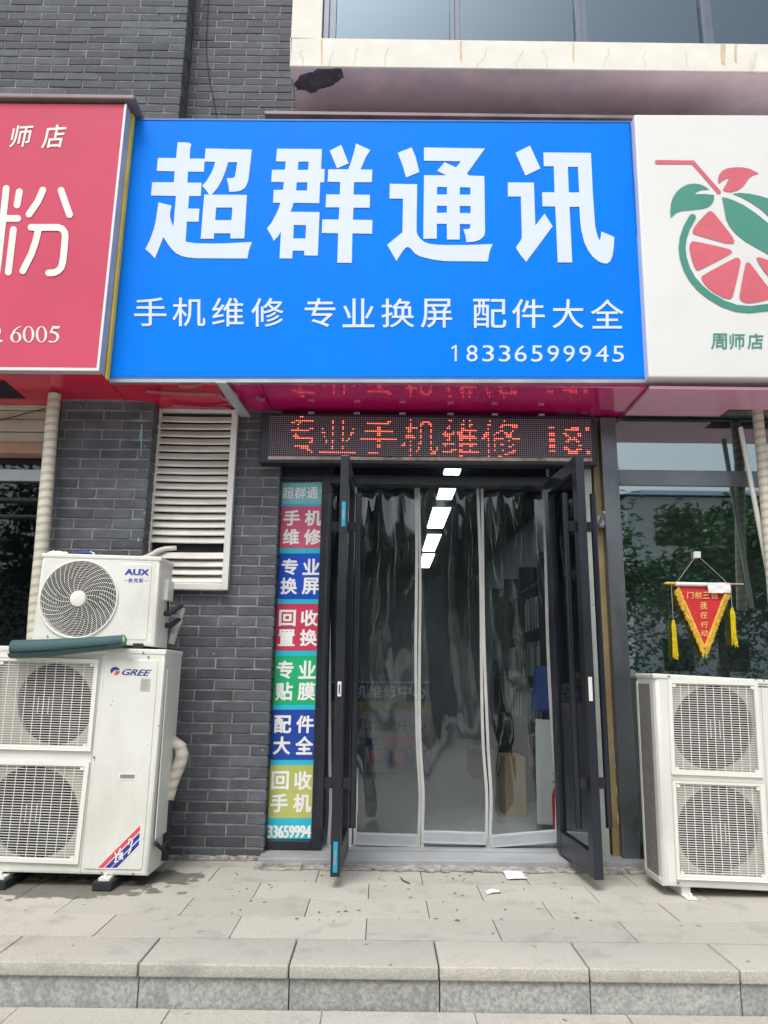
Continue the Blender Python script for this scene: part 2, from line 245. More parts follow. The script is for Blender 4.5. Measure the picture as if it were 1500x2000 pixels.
# ---------------------------------------------------------------- builders
def wloc(o):
    v = Vector((0, 0, 0))
    while o is not None: v += o.location; o = o.parent
    return v
class MB:
    def __init__(s): s.v = []; s.f = []; s.t = []
    def add(s, vs, fs, tint=1.0):
        k = len(s.v); s.v += [tuple(p) for p in vs]; s.f += [tuple(i + k for i in f) for f in fs]; s.t += [tint] * len(fs); return s
    def box(s, x0, x1, y0, y1, z0, z1, tint=1.0):
        vs = [(x0, y0, z0), (x1, y0, z0), (x1, y1, z0), (x0, y1, z0), (x0, y0, z1), (x1, y0, z1), (x1, y1, z1), (x0, y1, z1)]
        return s.add(vs, [(3, 2, 1, 0), (4, 5, 6, 7), (0, 1, 5, 4), (1, 2, 6, 5), (2, 3, 7, 6), (3, 0, 4, 7)], tint)
    def hexa(s, a, b, tint=1.0):   # two matching quads, front a and back b (front seen: TL TR BR BL)
        return s.add(list(a) + list(b), [(3, 2, 1, 0), (4, 5, 6, 7), (0, 1, 5, 4), (1, 2, 6, 5), (2, 3, 7, 6), (3, 0, 4, 7)], tint)
    def pxbox(s, q, Y, depth):     # q: four survey points on plane Y, box runs back by depth
        a = [at(x, y, Y) for x, y in q]; return s.hexa(a, [p + Vector((0, depth, 0)) for p in a])
    def rect(s, x0, y0, x1, y1, Y, depth): return s.pxbox([(x0, y0), (x1, y0), (x1, y1), (x0, y1)], Y, depth)
    def sheet(s, outer, holes=()):  # 3D polygon with holes, facing as tessellated
        polys = [[Vector(p) for p in outer]] + [[Vector(p) for p in h] for h in holes]
        flat = [p for q in polys for p in q]
        tri = tessellate_polygon([[Vector((p.x, p.z, 0)) for p in q] for q in polys])
        return s.add(flat, [tuple(t) for t in tri])
    def plate(s, outer, holes, d):  # sheet with thickness d towards +Y
        polys = [[Vector(p) for p in outer]] + [[Vector(p) for p in h] for h in holes]
        s.sheet(outer, holes); dv = Vector((0, d, 0))
        s.sheet([p + dv for p in polys[0]], [[p + dv for p in h] for h in polys[1:]])
        for q in polys:
            n = len(q); s.add(q + [p + dv for p in q], [(i, (i + 1) % n, n + (i + 1) % n, n + i) for i in range(n)])
        return s
    def tube(s, path, r, n=10, caps=True):
        path = [Vector(p) for p in path]; rr = r if isinstance(r, (list, tuple)) else [r] * len(path)
        rings = []; prev = None
        for i, p in enumerate(path):
            t = (path[min(i + 1, len(path) - 1)] - path[max(i - 1, 0)]).normalized()
            if prev is None:
                a = Vector((0, 0, 1)) if abs(t.z) < 0.9 else Vector((1, 0, 0)); prev = (a - t * a.dot(t)).normalized()
            prev = (prev - t * prev.dot(t)).normalized(); c = t.cross(prev)
            rings.append([p + (prev * math.cos(2 * math.pi * k / n) + c * math.sin(2 * math.pi * k / n)) * rr[i] for k in range(n)])
        vs = [p for q in rings for p in q]; fs = []
        for i in range(len(rings) - 1):
            for k in range(n): fs.append((i * n + k, i * n + (k + 1) % n, (i + 1) * n + (k + 1) % n, (i + 1) * n + k))
        if caps: fs += [tuple(range(n - 1, -1, -1)), tuple((len(rings) - 1) * n + k for k in range(n))]
        return s.add(vs, fs)
    def build(s, name, m, parent=None, bevel=0.0, smooth=False, seg=2):
        me = bpy.data.meshes.new(name); o = bpy.data.objects.new(name, me); COL.objects.link(o)
        off = wloc(parent) if parent else Vector((0, 0, 0))
        me.from_pydata([Vector(p) - off for p in s.v], [], s.f)
        tn = me.attributes.new('tint', 'FLOAT', 'FACE'); tn.data.foreach_set('value', s.t)
        bm = bmesh.new(); bm.from_mesh(me)
        if bevel:
            bmesh.ops.remove_doubles(bm, verts=bm.verts, dist=1e-5)
            es = [e for e in bm.edges if len(e.link_faces) == 2 and e.calc_face_angle(0) > 0.5]
            bmesh.ops.bevel(bm, geom=es, offset=bevel, segments=seg, affect='EDGES', profile=0.5, clamp_overlap=True)
        bmesh.ops.recalc_face_normals(bm, faces=bm.faces); bm.to_mesh(me); bm.free()
        if smooth:
            me.polygons.foreach_set('use_smooth', [True] * len(me.polygons))
            try: me.set_sharp_from_angle(angle=R(40))
            except Exception: pass
        me.materials.append(m)
        if parent: o.parent = parent
        return o
def thing(name, label, cat, loc, group=None):
    o = bpy.data.objects.new(name, None); COL.objects.link(o); o.location = loc; o.empty_display_size = 0.1
    o['label'] = label; o['category'] = cat
    if group: o['group'] = group
    return o
def tag(o, label, cat, group=None):
    o['label'] = label; o['category'] = cat
    if group: o['group'] = group
    return o
def struct(o): o['kind'] = 'structure'; return o
def stroke2d(path, w, cap=True, n=8):     # outline of a round-capped polyline, in survey px
    P = [Vector(p) for p in path]; L, Rr = [], []
    for i, p in enumerate(P):
        d = (P[min(i + 1, len(P) - 1)] - P[max(i - 1, 0)]).normalized(); nn = Vector((-d.y, d.x)) * w / 2
        L.append(p + nn); Rr.append(p - nn)
    out = list(L)
    if cap:
        d = (P[-1] - P[-2]).normalized(); a0 = math.atan2(d.x, -d.y)
        b = math.atan2((L[-1] - P[-1]).y, (L[-1] - P[-1]).x)
        out += [P[-1] + Vector((math.cos(b - math.pi * k / n), math.sin(b - math.pi * k / n))) * w / 2 for k in range(1, n)]
    out += Rr[::-1]
    if cap:
        b = math.atan2((Rr[0] - P[0]).y, (Rr[0] - P[0]).x)
        out += [P[0] + Vector((math.cos(b - math.pi * k / n), math.sin(b - math.pi * k / n))) * w / 2 for k in range(1, n)]
    return [(p.x, p.y) for p in out]
_lay = [0]
def shapes(mb, polys, Y, holes=None):     # thin film shapes on plane Y, each a hair proud of the last
    for i, q in enumerate(polys):
        yy = Y - 0.0003 * i
        mb.sheet([at(x, y, yy) for x, y in q], [[at(x, y, yy) for x, y in h] for h in (holes or {}).get(i, [])])
    return mb
_gc = {}
def glyph(txt, offset=0.0, shear=0.0):
    k = (txt, offset, shear)
    if k not in _gc:
        c = bpy.data.curves.new('lettering', 'FONT'); c.body = txt; c.offset = offset; c.shear = shear; c.resolution_u = 4
        o = bpy.data.objects.new('lettering', c); COL.objects.link(o); bpy.context.view_layer.update()
        dg = bpy.context.evaluated_depsgraph_get(); me = bpy.data.meshes.new_from_object(o.evaluated_get(dg))
        v = np.array([tuple(p.co[:2]) for p in me.vertices]); f = [tuple(p.vertices) for p in me.polygons]
        bpy.data.objects.remove(o); bpy.data.curves.remove(c); bpy.data.meshes.remove(me)
        mn, mxx = v.min(0), v.max(0); _gc[k] = ((v - mn) / (mxx - mn), f)
    return _gc[k]
def letter(mb, txt, q, Y, offset=0.0, shear=0.0):   # q = (x0,y0,x1,y1) or four corners TL TR BR BL
    if len(q) == 4 and not isinstance(q[0], (tuple, list)): q = [(q[0], q[1]), (q[2], q[1]), (q[2], q[3]), (q[0], q[3])]
    v, f = glyph(txt, 0.0, shear); c = [Vector(p) for p in q]     # heavier weight: the outline spread in eight directions
    ofs = max(offset, 0.0) * 1.05; dirs = [(0, 0)] + ([(ofs * math.cos(k * math.pi / 4), ofs * math.sin(k * math.pi / 4)) for k in range(8)] if ofs else [])
    for k, (dx, dy) in enumerate(dirs):
        vs = []
        for a, b in v:
            a = ofs + a * (1 - 2 * ofs) + dx; b = ofs + b * (1 - 2 * ofs) + dy
            p = c[3] * (1 - a) * (1 - b) + c[2] * a * (1 - b) + c[1] * a * b + c[0] * (1 - a) * b
            vs.append(at(p.x, p.y, Y - 0.00008 * k))
        mb.add(vs, f)
    return mb

# ---------------------------------------------------------------- ground, terrace and steps
W, PIER = 5.06, 4.88                      # main brick face and the projecting pier face
ROWS = [3.33, 3.635, 3.94, 4.245, 4.55, 4.85, 5.15]
LOW = -0.165
def slabs(mb, x0, x1, ya, yb, z, th, off, wid=0.607, gap=0.004, tv=0.075):
    x = off - wid * math.ceil((off - x0) / wid)
    while x < x1:
        j = random.uniform(-0.0012, 0.0012)
        mb.box(x + gap / 2, x + wid - gap / 2, ya + gap / 2, yb - gap / 2, z - th, z + j, 1 + random.uniform(-tv, tv)); x += wid
m = MB()
for i in range(1, 6): slabs(m, -5, 5, ROWS[i], ROWS[i + 1], 0, 0.05, -0.362 + (0.3035 if i % 2 else 0))
struct(m.build('pavement', M['granite'], bevel=0.0015, seg=1))
m = MB(); m.box(-6, 6, 3.36, 5.6, -0.3, -0.012); struct(m.build('pavement_bed', M['joint']))
m = MB(); slabs(m, -5, 5, ROWS[0] - 0.012, ROWS[1], 0, 0.052, -0.362, gap=0.006)
struct(m.build('steps', M['granite'], bevel=0.007, seg=3, smooth=True))
m = MB(); slabs(m, -5, 5, ROWS[0] + 0.004, ROWS[0] + 0.03, -0.054, 0.2, -0.362 + 0.003, gap=0.005, tv=0.1)
struct(m.build('step_riser', M['riser'], bevel=0.002, seg=1))
m = MB()
for i in range(12):
    yb = ROWS[0] - 0.32 * i; slabs(m, -6, 6, yb - 0.32, yb, LOW, 0.06, -0.362 + 0.14 + (0.3035 if i % 2 else 0))
struct(m.build('lower_pavement', M['granite'], bevel=0.0015, seg=1))
m = MB(); m.box(-150, 150, -150, 30, LOW - 0.4, LOW - 0.012); struct(m.build('ground', M['ground']))

# ---------------------------------------------------------------- the brick building
bld = thing('brick_building', 'blue grey brick building with a rendered bay window above the shop signs', 'building', (0, 6, 0))
def bricks(mb, mo, u0, u1, z0, z1, fn, course=0.0695, ln=0.258, joint=0.0095, phase=0.0, holes=(), depth=0.02, header=False):
    n = int((z1 - z0) / course) + 1
    for k in range(n):
        za = z0 + k * course + joint / 2; zb = z0 + (k + 1) * course - joint / 2
        if zb > z1 + 0.02: break
        x = u0 - ln + ((k % 2) * ln / 2 + phase) % ln
        while x < u1:
            a, b = max(u0, x + joint / 2), min(u1, x + ln - joint / 2); x += ln
            if b - a < 0.03 or any(h[0] < (a + b) / 2 < h[1] and h[2] < (za + zb) / 2 < h[3] for h in holes): continue
            j = [random.uniform(-0.0022, 0.0022) for _ in range(4)]; d = random.uniform(-0.0025, 0.0025); c = 0.0035
            f = [(a + c, za + c + j[0], d), (b - c, za + c + j[1], d), (b - c, zb - c + j[2], d), (a + c, zb - c + j[3], d)]
            g = [(a, za + j[0], d + c), (b, za + j[1], d + c), (b, zb + j[2], d + c), (a, zb + j[3], d + c)]
            e = [(p[0], p[1], depth) for p in g]
            mb.add([fn(*p) for p in f + g + e], [(0, 1, 2, 3)] + [(i, 4 + i, 4 + (i + 1) % 4, (i + 1) % 4) for i in range(4)] + [(4 + i, 8 + i, 8 + (i + 1) % 4, 4 + (i + 1) % 4) for i in range(4)], 1 + random.gauss(0, 0.13))
XC = X(293, 900, PIER)                    # corner of the projecting pier
XR = X(531, 1300, W)                      # right end of the brick beside the entrance
XL = X(108, 900, PIER)                    # left end of the pier under the canopy
TOP = 9.6
b1, b2 = MB(), MB()
bricks(b1, None, XC + 0.004, XR, 0.0, 3.0, lambda u, z, d: (u, W + d, z), phase=0.1)
bricks(b1, None, XC + 0.004, 6.0, 3.0375, TOP, lambda u, z, d: (u, W + d, z), phase=0.05)
bricks(b1, None, W + 0.004, 5.20, 0.0, 2.98, lambda u, z, d: (XR - d, u, z), ln=0.14)
b1.build('brick_wall', M['brick'], bld)
m = MB(); m.box(XC, XR - 0.008, W + 0.0045, W + 0.25, 0, 3.02); m.box(XC, 6, W + 0.005, W + 0.25, 3.02, TOP); m.build('mortar_bed', M['mortar'], bld)
bricks(b2, None, XL, XC, 0.0, 3.0, lambda u, z, d: (u, PIER + d, z), phase=0.17)
bricks(b2, None, -6.0, XC, 3.0375, TOP, lambda u, z, d: (u, PIER + d, z), phase=0.02)
bricks(b2, None, PIER + 0.004, W, 0.0, TOP, lambda u, z, d: (XC - d, u, z), ln=0.19, phase=0.07)
b2.build('brick_pier', M['brick'], bld)
m = MB(); m.box(XL + 0.004, XC - 0.008, PIER + 0.0045, W + 0.2, 0, 3.02); m.box(-6, XC - 0.0085, PIER + 0.005, W + 0.2, 3.02, TOP); m.build('mortar_bed', M['mortardk'], bld)
m = MB(); m.box(-6.2, 6.2, W + 0.26, 16, 3.55, TOP + 0.3); m.build('building_mass', M['wallin'], bld)
# shop room
FL = 0.045
m = MB(); m.box(-1.9, 1.75, 5.16, 14.2, -0.1, FL); m.build('shop_floor', M['tile'], bld)
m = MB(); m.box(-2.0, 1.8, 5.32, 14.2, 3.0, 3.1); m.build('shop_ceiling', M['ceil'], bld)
m = MB(); m.box(-2.0, -1.9, 5.32, 14.2, -0.1, 3.0); m.box(1.75, 1.8, 5.32, 14.2, -0.1, 3.0); m.box(-1.9, 1.75, 14.2, 14.3, -0.1, 3.0); m.build('shop_wall', M['wallin'], bld)
# base course of rough cement and threshold
m = MB()
for i in range(46):
    xx = XC + (XR - XC) * i / 45; m.box(xx - 0.03, xx + 0.035, W - 0.012 - random.uniform(0, 0.03), W - 0.003, 0.0, random.uniform(0.008, 0.032))
m.build('rough_plinth', M['cement'], bld, bevel=0.004, seg=1); m = MB()
x = XR - 0.02
while x < 1.9:
    m.box(x, x + 0.05, 4.83 + random.uniform(-0.035, 0.01), 4.93, 0.001, random.uniform(0.005, 0.017)); x += 0.047
m.build('rough_plinth', M['cement'], bld, bevel=0.004, seg=1)
m = MB(); m.box(XR - 0.015, 1.78, 4.925, 5.158, -0.05, FL - 0.004); m.build('threshold', M['tile'], bld, bevel=0.004)

# bay window above
BY = 4.60
bay = MB()
zs0, zs1 = Z(800, 132, BY), Z(800, 78, BY)
xb0 = X(566, 125, BY)
xg0 = X(628, 70, BY)
m = MB(); m.box(xb0, 6, BY, BY + 0.12, zs0, zs1); m.box(xb0, xg0, BY, BY + 0.12, zs1, TOP); m.box(xb0, xb0 + 0.12, BY + 0.12, W, zs0, TOP)
baysill = m.build('bay_sill', M['cream'], bld, bevel=0.006)
m = MB(); m.box(xb0 + 0.012, 6, BY + 0.012, W + 0.005, zs0 - 0.004, zs0 - 0.001); m.build('bay_soffit', M['mauve'], bld)
# bare patch on the soffit
pp = [(588, 145), (612, 140), (622, 133), (668, 134), (672, 150), (655, 163), (640, 170), (618, 178), (608, 184), (600, 178), (580, 175), (574, 164)]
fine = []
for i in range(len(pp)):
    a, b = Vector(pp[i]), Vector(pp[(i + 1) % len(pp)])
    for t in (0, 0.25, 0.5, 0.75):
        p = a.lerp(b, t); fine.append((p.x + random.uniform(-2, 2), p.y + random.uniform(-1.5, 1.5)))
q = [onz(x, y, zs0 - 0.0055) for x, y in fine]
tri = tessellate_polygon([[Vector((p.x, p.y, 0)) for p in q]]); m = MB(); m.add(q, [tuple(t) for t in tri]); m.build('bare_plaster_patch', M['patch'], bld)
# fine cracks and rust runs on the sill
m = MB()
rk = random.Random(3)
for cxp in (595, 640, 688, 750, 930, 1010, 1070, 1180, 1260, 1345, 1470):
    p = Vector((cxp, 132)); pts = []
    for k in range(7): pts.append((p.x, p.y)); p += Vector((rk.uniform(-6, 7), -rk.uniform(4, 8)))
    m = MB(); shapes(m, [stroke2d(pts, 0.55, False)], BY - 0.002); m.build('hairline_crack', mat('crack', (0.42, 0.40, 0.36), 0.9), baysill)
m = MB()
for xx, ww, l in ((628, 3, 50), (1412, 10, 48), (1437, 5, 44), (900, 4, 40), (1120, 3, 44)):
    pts = [(xx - ww / 2, 79 + (xx - 800) * 0.012), (xx + ww / 2, 79 + (xx - 800) * 0.012), (xx + ww * 0.4, 79 + l), (xx - ww * 0.3, 79 + l * 0.9)]
    m = MB(); shapes(m, [pts], BY - 0.003); m.build('rust_run', mat('rust_run', (0.62, 0.47, 0.30), 0.8, var=0.3, scale=20, stretch=(4, 1, 0.4)), baysill)
m = MB(); m.box(xg0, 6, BY + 0.07, BY + 0.085, zs1 - 0.02, TOP); bpane = m.build('bay_pane', M['bayglass'], bld)
m = MB(); m.box(xg0, 6, BY + 0.2, BY + 0.21, zs1 - 0.02, TOP); m.build('bay_blind', mat('bay_interior', (0.10, 0.12, 0.14), 0.8), bld)
for a, b in ((630, 655), (880, 900), (1128, 1152), (1378, 1400)):
    m = MB(); xa, xb = X(a, 60, BY), X(b, 60, BY); m.box(xa, xa + (xb - xa) * 0.45, BY + 0.035, BY + 0.075, zs1, TOP); m.box(xa + (xb - xa) * 0.45, xb, BY + 0.05, BY + 0.075, zs1, TOP)
    m.build('mullion', mat('slate_mullion', (0.10, 0.125, 0.17), 0.4, 0.2), bpane, bevel=0.003)
# brown flashing over the blue sign
m = MB(); m.box(X(520, 225, 4.8), 2.6, 4.72, W - 0.004, Z(800, 226, 4.72), Z(800, 226, 4.72) + 0.03)
tag(m.build('metal_flashing', M['flash'], bevel=0.004), 'long dull metal flashing lying behind the top of the blue sign', 'flashing')
# thin black cable down the upper wall
m = MB(); m.tube([at(x, y, W - 0.012) for x, y in ((409, -60), (405, 40), (402, 90), (408, 150), (418, 200), (424, 235))], 0.003, 5)
tag(m.build('wall_cable', M['rubber']), 'thin black cable hanging down the upper brick wall', 'cable')

# ---------------------------------------------------------------- canopy soffit
can = thing('canopy_soffit', 'glossy crimson soffit panels under the shop signs', 'canopy', (0, 4.8, 3.0))
SZ = 3.0
xs = [-5.0, X(205, 750, 4.5), X(425, 760, 4.6), X(512, 760, 4.6), X(1262, 745, 4.55)]
m = MB(); m.box(xs[0], xs[1] - 0.002, 4.42, W - 0.01, SZ, SZ + 0.02); m.build('panel', M['soffitred'], can)
def sag_panel(x0, x1, y0, y1, name, mm, sag):
    g = MB(); n = 24; vs = []; fs = []
    for i in range(n + 1):
        for j in range(7):
            a, b = i / n, j / 6
            vs.append((x0 + (x1 - x0) * a, y0 + (y1 - y0) * b, SZ - sag * math.sin(math.pi * a) * b * b + 0.004 * math.sin(a * 9 + b * 4) * b))
    for i in range(n):
        for j in range(6): k = i * 7 + j; fs.append((k, k + 7, k + 8, k + 1))
    g.add(vs, fs); return g.build(name, mm, can, smooth=True)
sag_panel(xs[1] + 0.002, xs[2] - 0.002, 4.55, W - 0.012, 'panel', M['soffitred'], 0.025)
sag_panel(xs[2] + 0.002, xs[3] - 0.003, 4.55, W - 0.012, 'panel', M['soffit'], 0.01)
m = MB(); m.box(xs[3] + 0.003, xs[4] - 0.002, 4.55, 5.35, SZ - 0.002, SZ + 0.02); m.build('panel', M['soffit'], can)
m = MB(); pz = SZ - 0.025
xp1 = X(1405, 815, 5.0)
m.box(xs[4] + 0.002, xp1, 4.5, 5.0, pz, pz + 0.02); m.box(xp1 + 0.001, 5.0, 4.5, 4.86, pz + 0.001, pz + 0.02); m.build('panel', M['pink'], can)
m = MB(); m.box(X(430, 750, 4.6), X(430, 750, 4.6) + 0.001, 4.6, 4.61, SZ - 0.001, SZ)
m = MB()  # tilted grey angle bracket with the tape around it
a, b = onz(432, 745, SZ - 0.012), at(480, 812, 4.97)
d = Vector((0.035, 0, 0)); e = Vector((0, 0, -0.01))
m.hexa([a - d, a + d, b + d, b - d], [a - d + e, a + d + e, b + d + e, b - d + e])
tag(m.build('angle_bracket', mat('bracket_grey', (0.42, 0.44, 0.46), 0.4, 0.4), bevel=0.002), 'pale grey metal strap slanting down under the crimson soffit', 'bracket')
m = MB()
for q in ([(560, 762), (600, 758), (680, 766), (720, 764), (690, 770), (600, 770)], ):
    pass
for sx, sy, ex, ey, ww in ((285, 765, 420, 771, 5), (350, 755, 395, 752, 4), (425, 770, 450, 785, 5), (335, 792, 450, 798, 4), (500, 775, 517, 782, 8)):
    pts = [onz(p[0], p[1], SZ - 0.028) for p in stroke2d([(sx, sy), ((sx + ex) / 2, (sy + ey) / 2 + 2), (ex, ey)], ww, False)]
    tri = tessellate_polygon([[Vector((p.x, p.y, 0)) for p in pts]]); m = MB(); m.add(pts, [tuple(t) for t in tri]); m.build('clear_tape', mat('clear_tape', (0.42, 0.11, 0.17), 0.15, var=0.3, scale=20), can)
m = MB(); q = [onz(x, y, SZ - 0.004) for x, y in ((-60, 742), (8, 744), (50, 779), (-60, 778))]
m.add(q, [(0, 1, 2, 3)]); m.build('opening', M['navydark'], can)  # no hole is cut: a flat near-black sheet paints its darkness

# ---------------------------------------------------------------- blue shop sign
SB = 4.52
sg = thing('shop_sign', 'big blue signboard with white lettering over the entrance', 'sign', at(738, 745, SB))
m = MB(); m.pxbox([(264, 234), (1229, 239), (1263, 737), (215, 735)], SB, 0.03); m.build('panel', M['blue'], sg, bevel=0.004)
m = MB()
m.pxbox([(261, 231), (1232, 236), (1229.5, 239), (263.5, 234)], SB - 0.004, 0.04)
m.pxbox([(215, 735), (1263, 737), (1266, 745), (211.5, 743)], SB - 0.004, 0.04)
m.pxbox([(261, 231), (263.5, 234), (214.5, 735), (211.5, 743)], SB - 0.004, 0.04)
m.pxbox([(1229.5, 239), (1232, 236), (1266, 745), (1263.5, 737)], SB - 0.004, 0.04)
q_ = [at(264, 234, SB), at(1229, 239, SB)]
fr = m.build('frame', mat('sign_frame_blue', (0.012, 0.12, 0.42), 0.4), sg)
m = MB(); m.box(q_[0].x, q_[1].x, SB + 0.031, SB + 0.34, 3.035, q_[0].z - 0.02); m.build('housing', M['greyal'], sg)
m = MB(); m.pxbox([(212, 740), (1265.5, 741), (1266.5, 747.5), (213, 746.5)], SB - 0.007, 0.035); m.build('trim', M['greyal'], sg)
K = 1 / 6.522
def cv(pts, ox, oy=270, k=K): return [(ox + x * k, oy + y * k) for x, y in pts]
chars = {
 275: ([[(470,50),(560,52),(625,62),(645,80),(630,130),(622,258),(815,260),(803,428),(602,425),(593,565),(775,567),(763,737),(615,737),(603,895),(747,898),(737,1062),(588,1062),(570,1318),(700,1338),(900,1342),(1100,1338),(1415,1322),(1375,1440),(1357,1532),(700,1528),(600,1518),(520,1500),(450,1465),(390,1405),(340,1340),(288,1258),(180,1532),(120,1465),(57,1412),(110,1310),(165,1160),(195,1030),(225,817),(393,858),(375,930),(370,985),(385,1050),(415,1130),(448,735),(130,730),(145,560),(420,560),(432,422),(203,416),(218,250),(450,252)],
  [(827,130),(1415,143),(1395,330),(1370,530),(1350,590),(1320,640),(1270,668),(1200,680),(1128,684),(1115,590),(1095,508),(1150,508),(1185,500),(1200,485),(1215,400),(1228,305),(1113,305),(1085,400),(1040,520),(980,630),(907,717),(868,715),(830,660),(783,605),(840,540),(900,440),(930,370),(947,300),(812,298)],
  [(808,717),(1353,722),(1318,1277),(1142,1277),(1142,1212),(935,1210),(930,1280),(763,1280)]], {2: [[(960,883),(1167,883),(1155,1043),(947,1043)]]}),
 510: ([[(203,133),(775,138),(763,393),(810,393),(803,562),(753,562),(740,827),(412,823),(400,870),(375,937),(745,940),(722,1495),(550,1492),(550,1432),(402,1432),(396,1532),(235,1530),(252,1190),(220,1245),(163,1307),(120,1225),(73,1147),(130,1080),(190,970),(225,890),(245,822),(152,820),(160,658),(280,657),(290,560),(130,556),(138,402),(305,400),(313,296),(190,294)],
  [(873,158),(1020,83),(1115,320),(968,383)],
  [(1210,66),(1390,150),(1330,250),(1267,397),(1417,400),(1410,560),(1183,560),(1177,718),(1388,720),(1383,885),(1175,885),(1170,1038),(1418,1042),(1414,1216),(1163,1212),(1155,1588),(970,1585),(982,1210),(772,1207),(780,1035),(988,1035),(997,880),(822,880),(830,715),(1002,716),(1008,558),(848,554),(855,396),(1112,395),(1150,290),(1180,190)]],
  {0: [[(475,298),(606,298),(600,403),(468,403)], [(453,562),(590,562),(585,665),(446,665)], [(417,1105),(573,1107),(565,1277),(408,1275)]]}),
 745: ([[(207,185),(385,117),(435,235),(483,430),(315,500),(265,330)],
  [(107,580),(455,585),(447,1180),(460,1230),(490,1275),(540,1318),(600,1342),(700,1356),(850,1360),(1100,1360),(1417,1347),(1380,1440),(1355,1570),(800,1565),(650,1545),(500,1508),(430,1472),(395,1430),(380,1412),(355,1392),(335,1385),(310,1395),(270,1440),(192,1563),(73,1357),(268,1197),(275,770),(103,768)],
  [(543,117),(1320,130),(1088,452),(1120,475),(1311,482),(1320,1190),(1315,1225),(1295,1260),(1250,1295),(1180,1318),(1083,1325),(1070,1240),(1043,1158),(1100,1157),(1130,1145),(1132,1095),(998,1093),(998,1290),(835,1290),(833,1090),(706,1090),(704,1280),(533,1280),(543,470),(825,473),(710,415),(805,305),(950,372),(1013,293),(541,286)]],
  {2: [[(710,620),(835,622),(835,717),(707,716)], [(998,625),(1134,627),(1134,720),(998,718)], [(707,860),(834,862),(834,950),(706,949)], [(998,863),(1136,865),(1136,954),(998,952)]]}),
 980: ([[(175,185),(360,93),(493,385),(302,475)],
  [(77,562),(410,565),(428,1112),(545,960),(648,1122),(312,1575),(240,1490),(195,1420),(181,1390),(205,1350),(240,1305),(254,1265),(256,1240),(243,742),(79,742)],
  [(530,180),(1136,187),(1160,700),(1190,1120),(1205,1190),(1225,1255),(1243,1295),(1255,1285),(1262,1240),(1268,1187),(1434,1258),(1428,1380),(1410,1500),(1380,1570),(1340,1597),(1290,1592),(1230,1568),(1160,1510),(1100,1430),(1050,1320),(1015,1180),(1000,1060),(989,873),(863,873),(898,1582),(713,1582),(682,870),(520,868),(514,688),(673,689),(662,358),(536,356)]],
  {2: [[(841,364),(970,365),(986,690),(855,690)]]})}
for ox, (ps, hs_) in chars.items():
    m = MB(); shapes(m, [cv(p, ox) for p in ps], SB - 0.003, {i: [cv(h, ox) for h in hh] for i, hh in hs_.items()}); m.build('character', M['bluewhite'], sg)
row = [('手', 262, 325), ('机', 337, 401), ('维', 414, 476), ('修', 491, 554), ('专', 595, 655), ('业', 669, 731), ('换', 745, 809), ('屏', 822, 883), ('配', 924, 989), ('件', 1000, 1064), ('大', 1079, 1140), ('全', 1154, 1218)]
for k in range(3):
    m = MB()
    for ch, a, b in row[k * 4:k * 4 + 4]:
        t = (a - 262) / 956; letter(m, ch, (a, 581 + 4 * t, b, 637 + 5 * t), SB - 0.003, 0.006)
    m.build('services_lettering', M['bluewhite'], sg)
m = MB(); dg = [(881, 889), (910, 934), (941, 966), (973, 998), (1004, 1030), (1036, 1061), (1068, 1093), (1099, 1124), (1130, 1156), (1162, 1190), (1195, 1220)]
for ch, (a, b) in list(zip('18336599945', dg))[1:]: letter(m, ch, (a + 1.3, 674 + (a - 881) * 0.004, b - 1.3, 706 + (a - 881) * 0.003), SB - 0.003, -0.004)
shapes(m, [[(882, 678.5), (889, 674), (892, 674), (892, 705.5), (888.2, 705.5), (888.2, 678.6), (882, 682.4)]], SB - 0.003)
m.build('phone_number', M['bluewhite'], sg)

# ---------------------------------------------------------------- red sign on the left
RS = 4.37
rs = thing('shop_sign', 'red signboard with cream lettering cut off at the left edge', 'sign', at(60, 725, RS))
m = MB(); m.pxbox([(-420, 199), (243, 204), (189, 718), (-520, 713)], RS, 0.4); m.build('panel', M['red'], rs)
m = MB()
m.pxbox([(243, 204), (247.5, 202), (193, 724), (188.5, 718.5)], RS - 0.006, 0.005); m.pxbox([(-520, 713), (188.5, 718.5), (193, 724), (-525, 719)], RS - 0.006, 0.005)
m.build('white_edge', M['signwhite'], rs)
m = MB(); m.pxbox([(243.3, 204), (247.5, 202), (193, 724), (188.8, 718.5)], RS - 0.0005, 0.095); m.pxbox([(-520, 714), (188.5, 719.5), (192.5, 724), (-525, 719)], RS - 0.0005, 0.06)
m.build('frame', mat('matte_silver', (0.42, 0.44, 0.47), 0.6, 0.1), rs)
m = MB(); a = [at(247.6, 201, RS), at(193.3, 726, RS)]
m.box(a[0].x - 0.002, a[0].x + 0.013, RS + 0.098, RS + 0.14, a[1].z, a[0].z); m.build('yellow_edge', M['yellow'], rs)
def r2(pts): return [(x / 3.704, 220 + y / 3.704) for x, y in pts]
m = MB()
st = [[(45, 548), (20, 780), (-15, 1100), (-24, 1160)], [(140, 572), (123, 668)], [(-110, 765), (128, 765)], [(97, 846), (60, 1154)], [(310, 560), (275, 640), (210, 735)], [(442, 562), (475, 660), (503, 738)],
      [(225, 830), (420, 830), (448, 840), (466, 862), (472, 895), (462, 1010), (453, 1085), (442, 1120), (420, 1145), (390, 1158), (352, 1160)], [(278, 846), (258, 930), (228, 1020), (165, 1144)]]
shapes(m, [stroke2d(r2(p), 13.2) for p in st], RS - 0.003); m.build('character', M['redw'], rs)
m = MB(); letter(m, '师', [(22, 246), (66, 243), (62, 286), (18, 288)], RS - 0.003, 0.012, 0.12); letter(m, '店', [(84, 245), (131, 242), (126, 288), (80, 290)], RS - 0.003, 0.012, 0.12); m.build('script_lettering', M['redw'], rs)
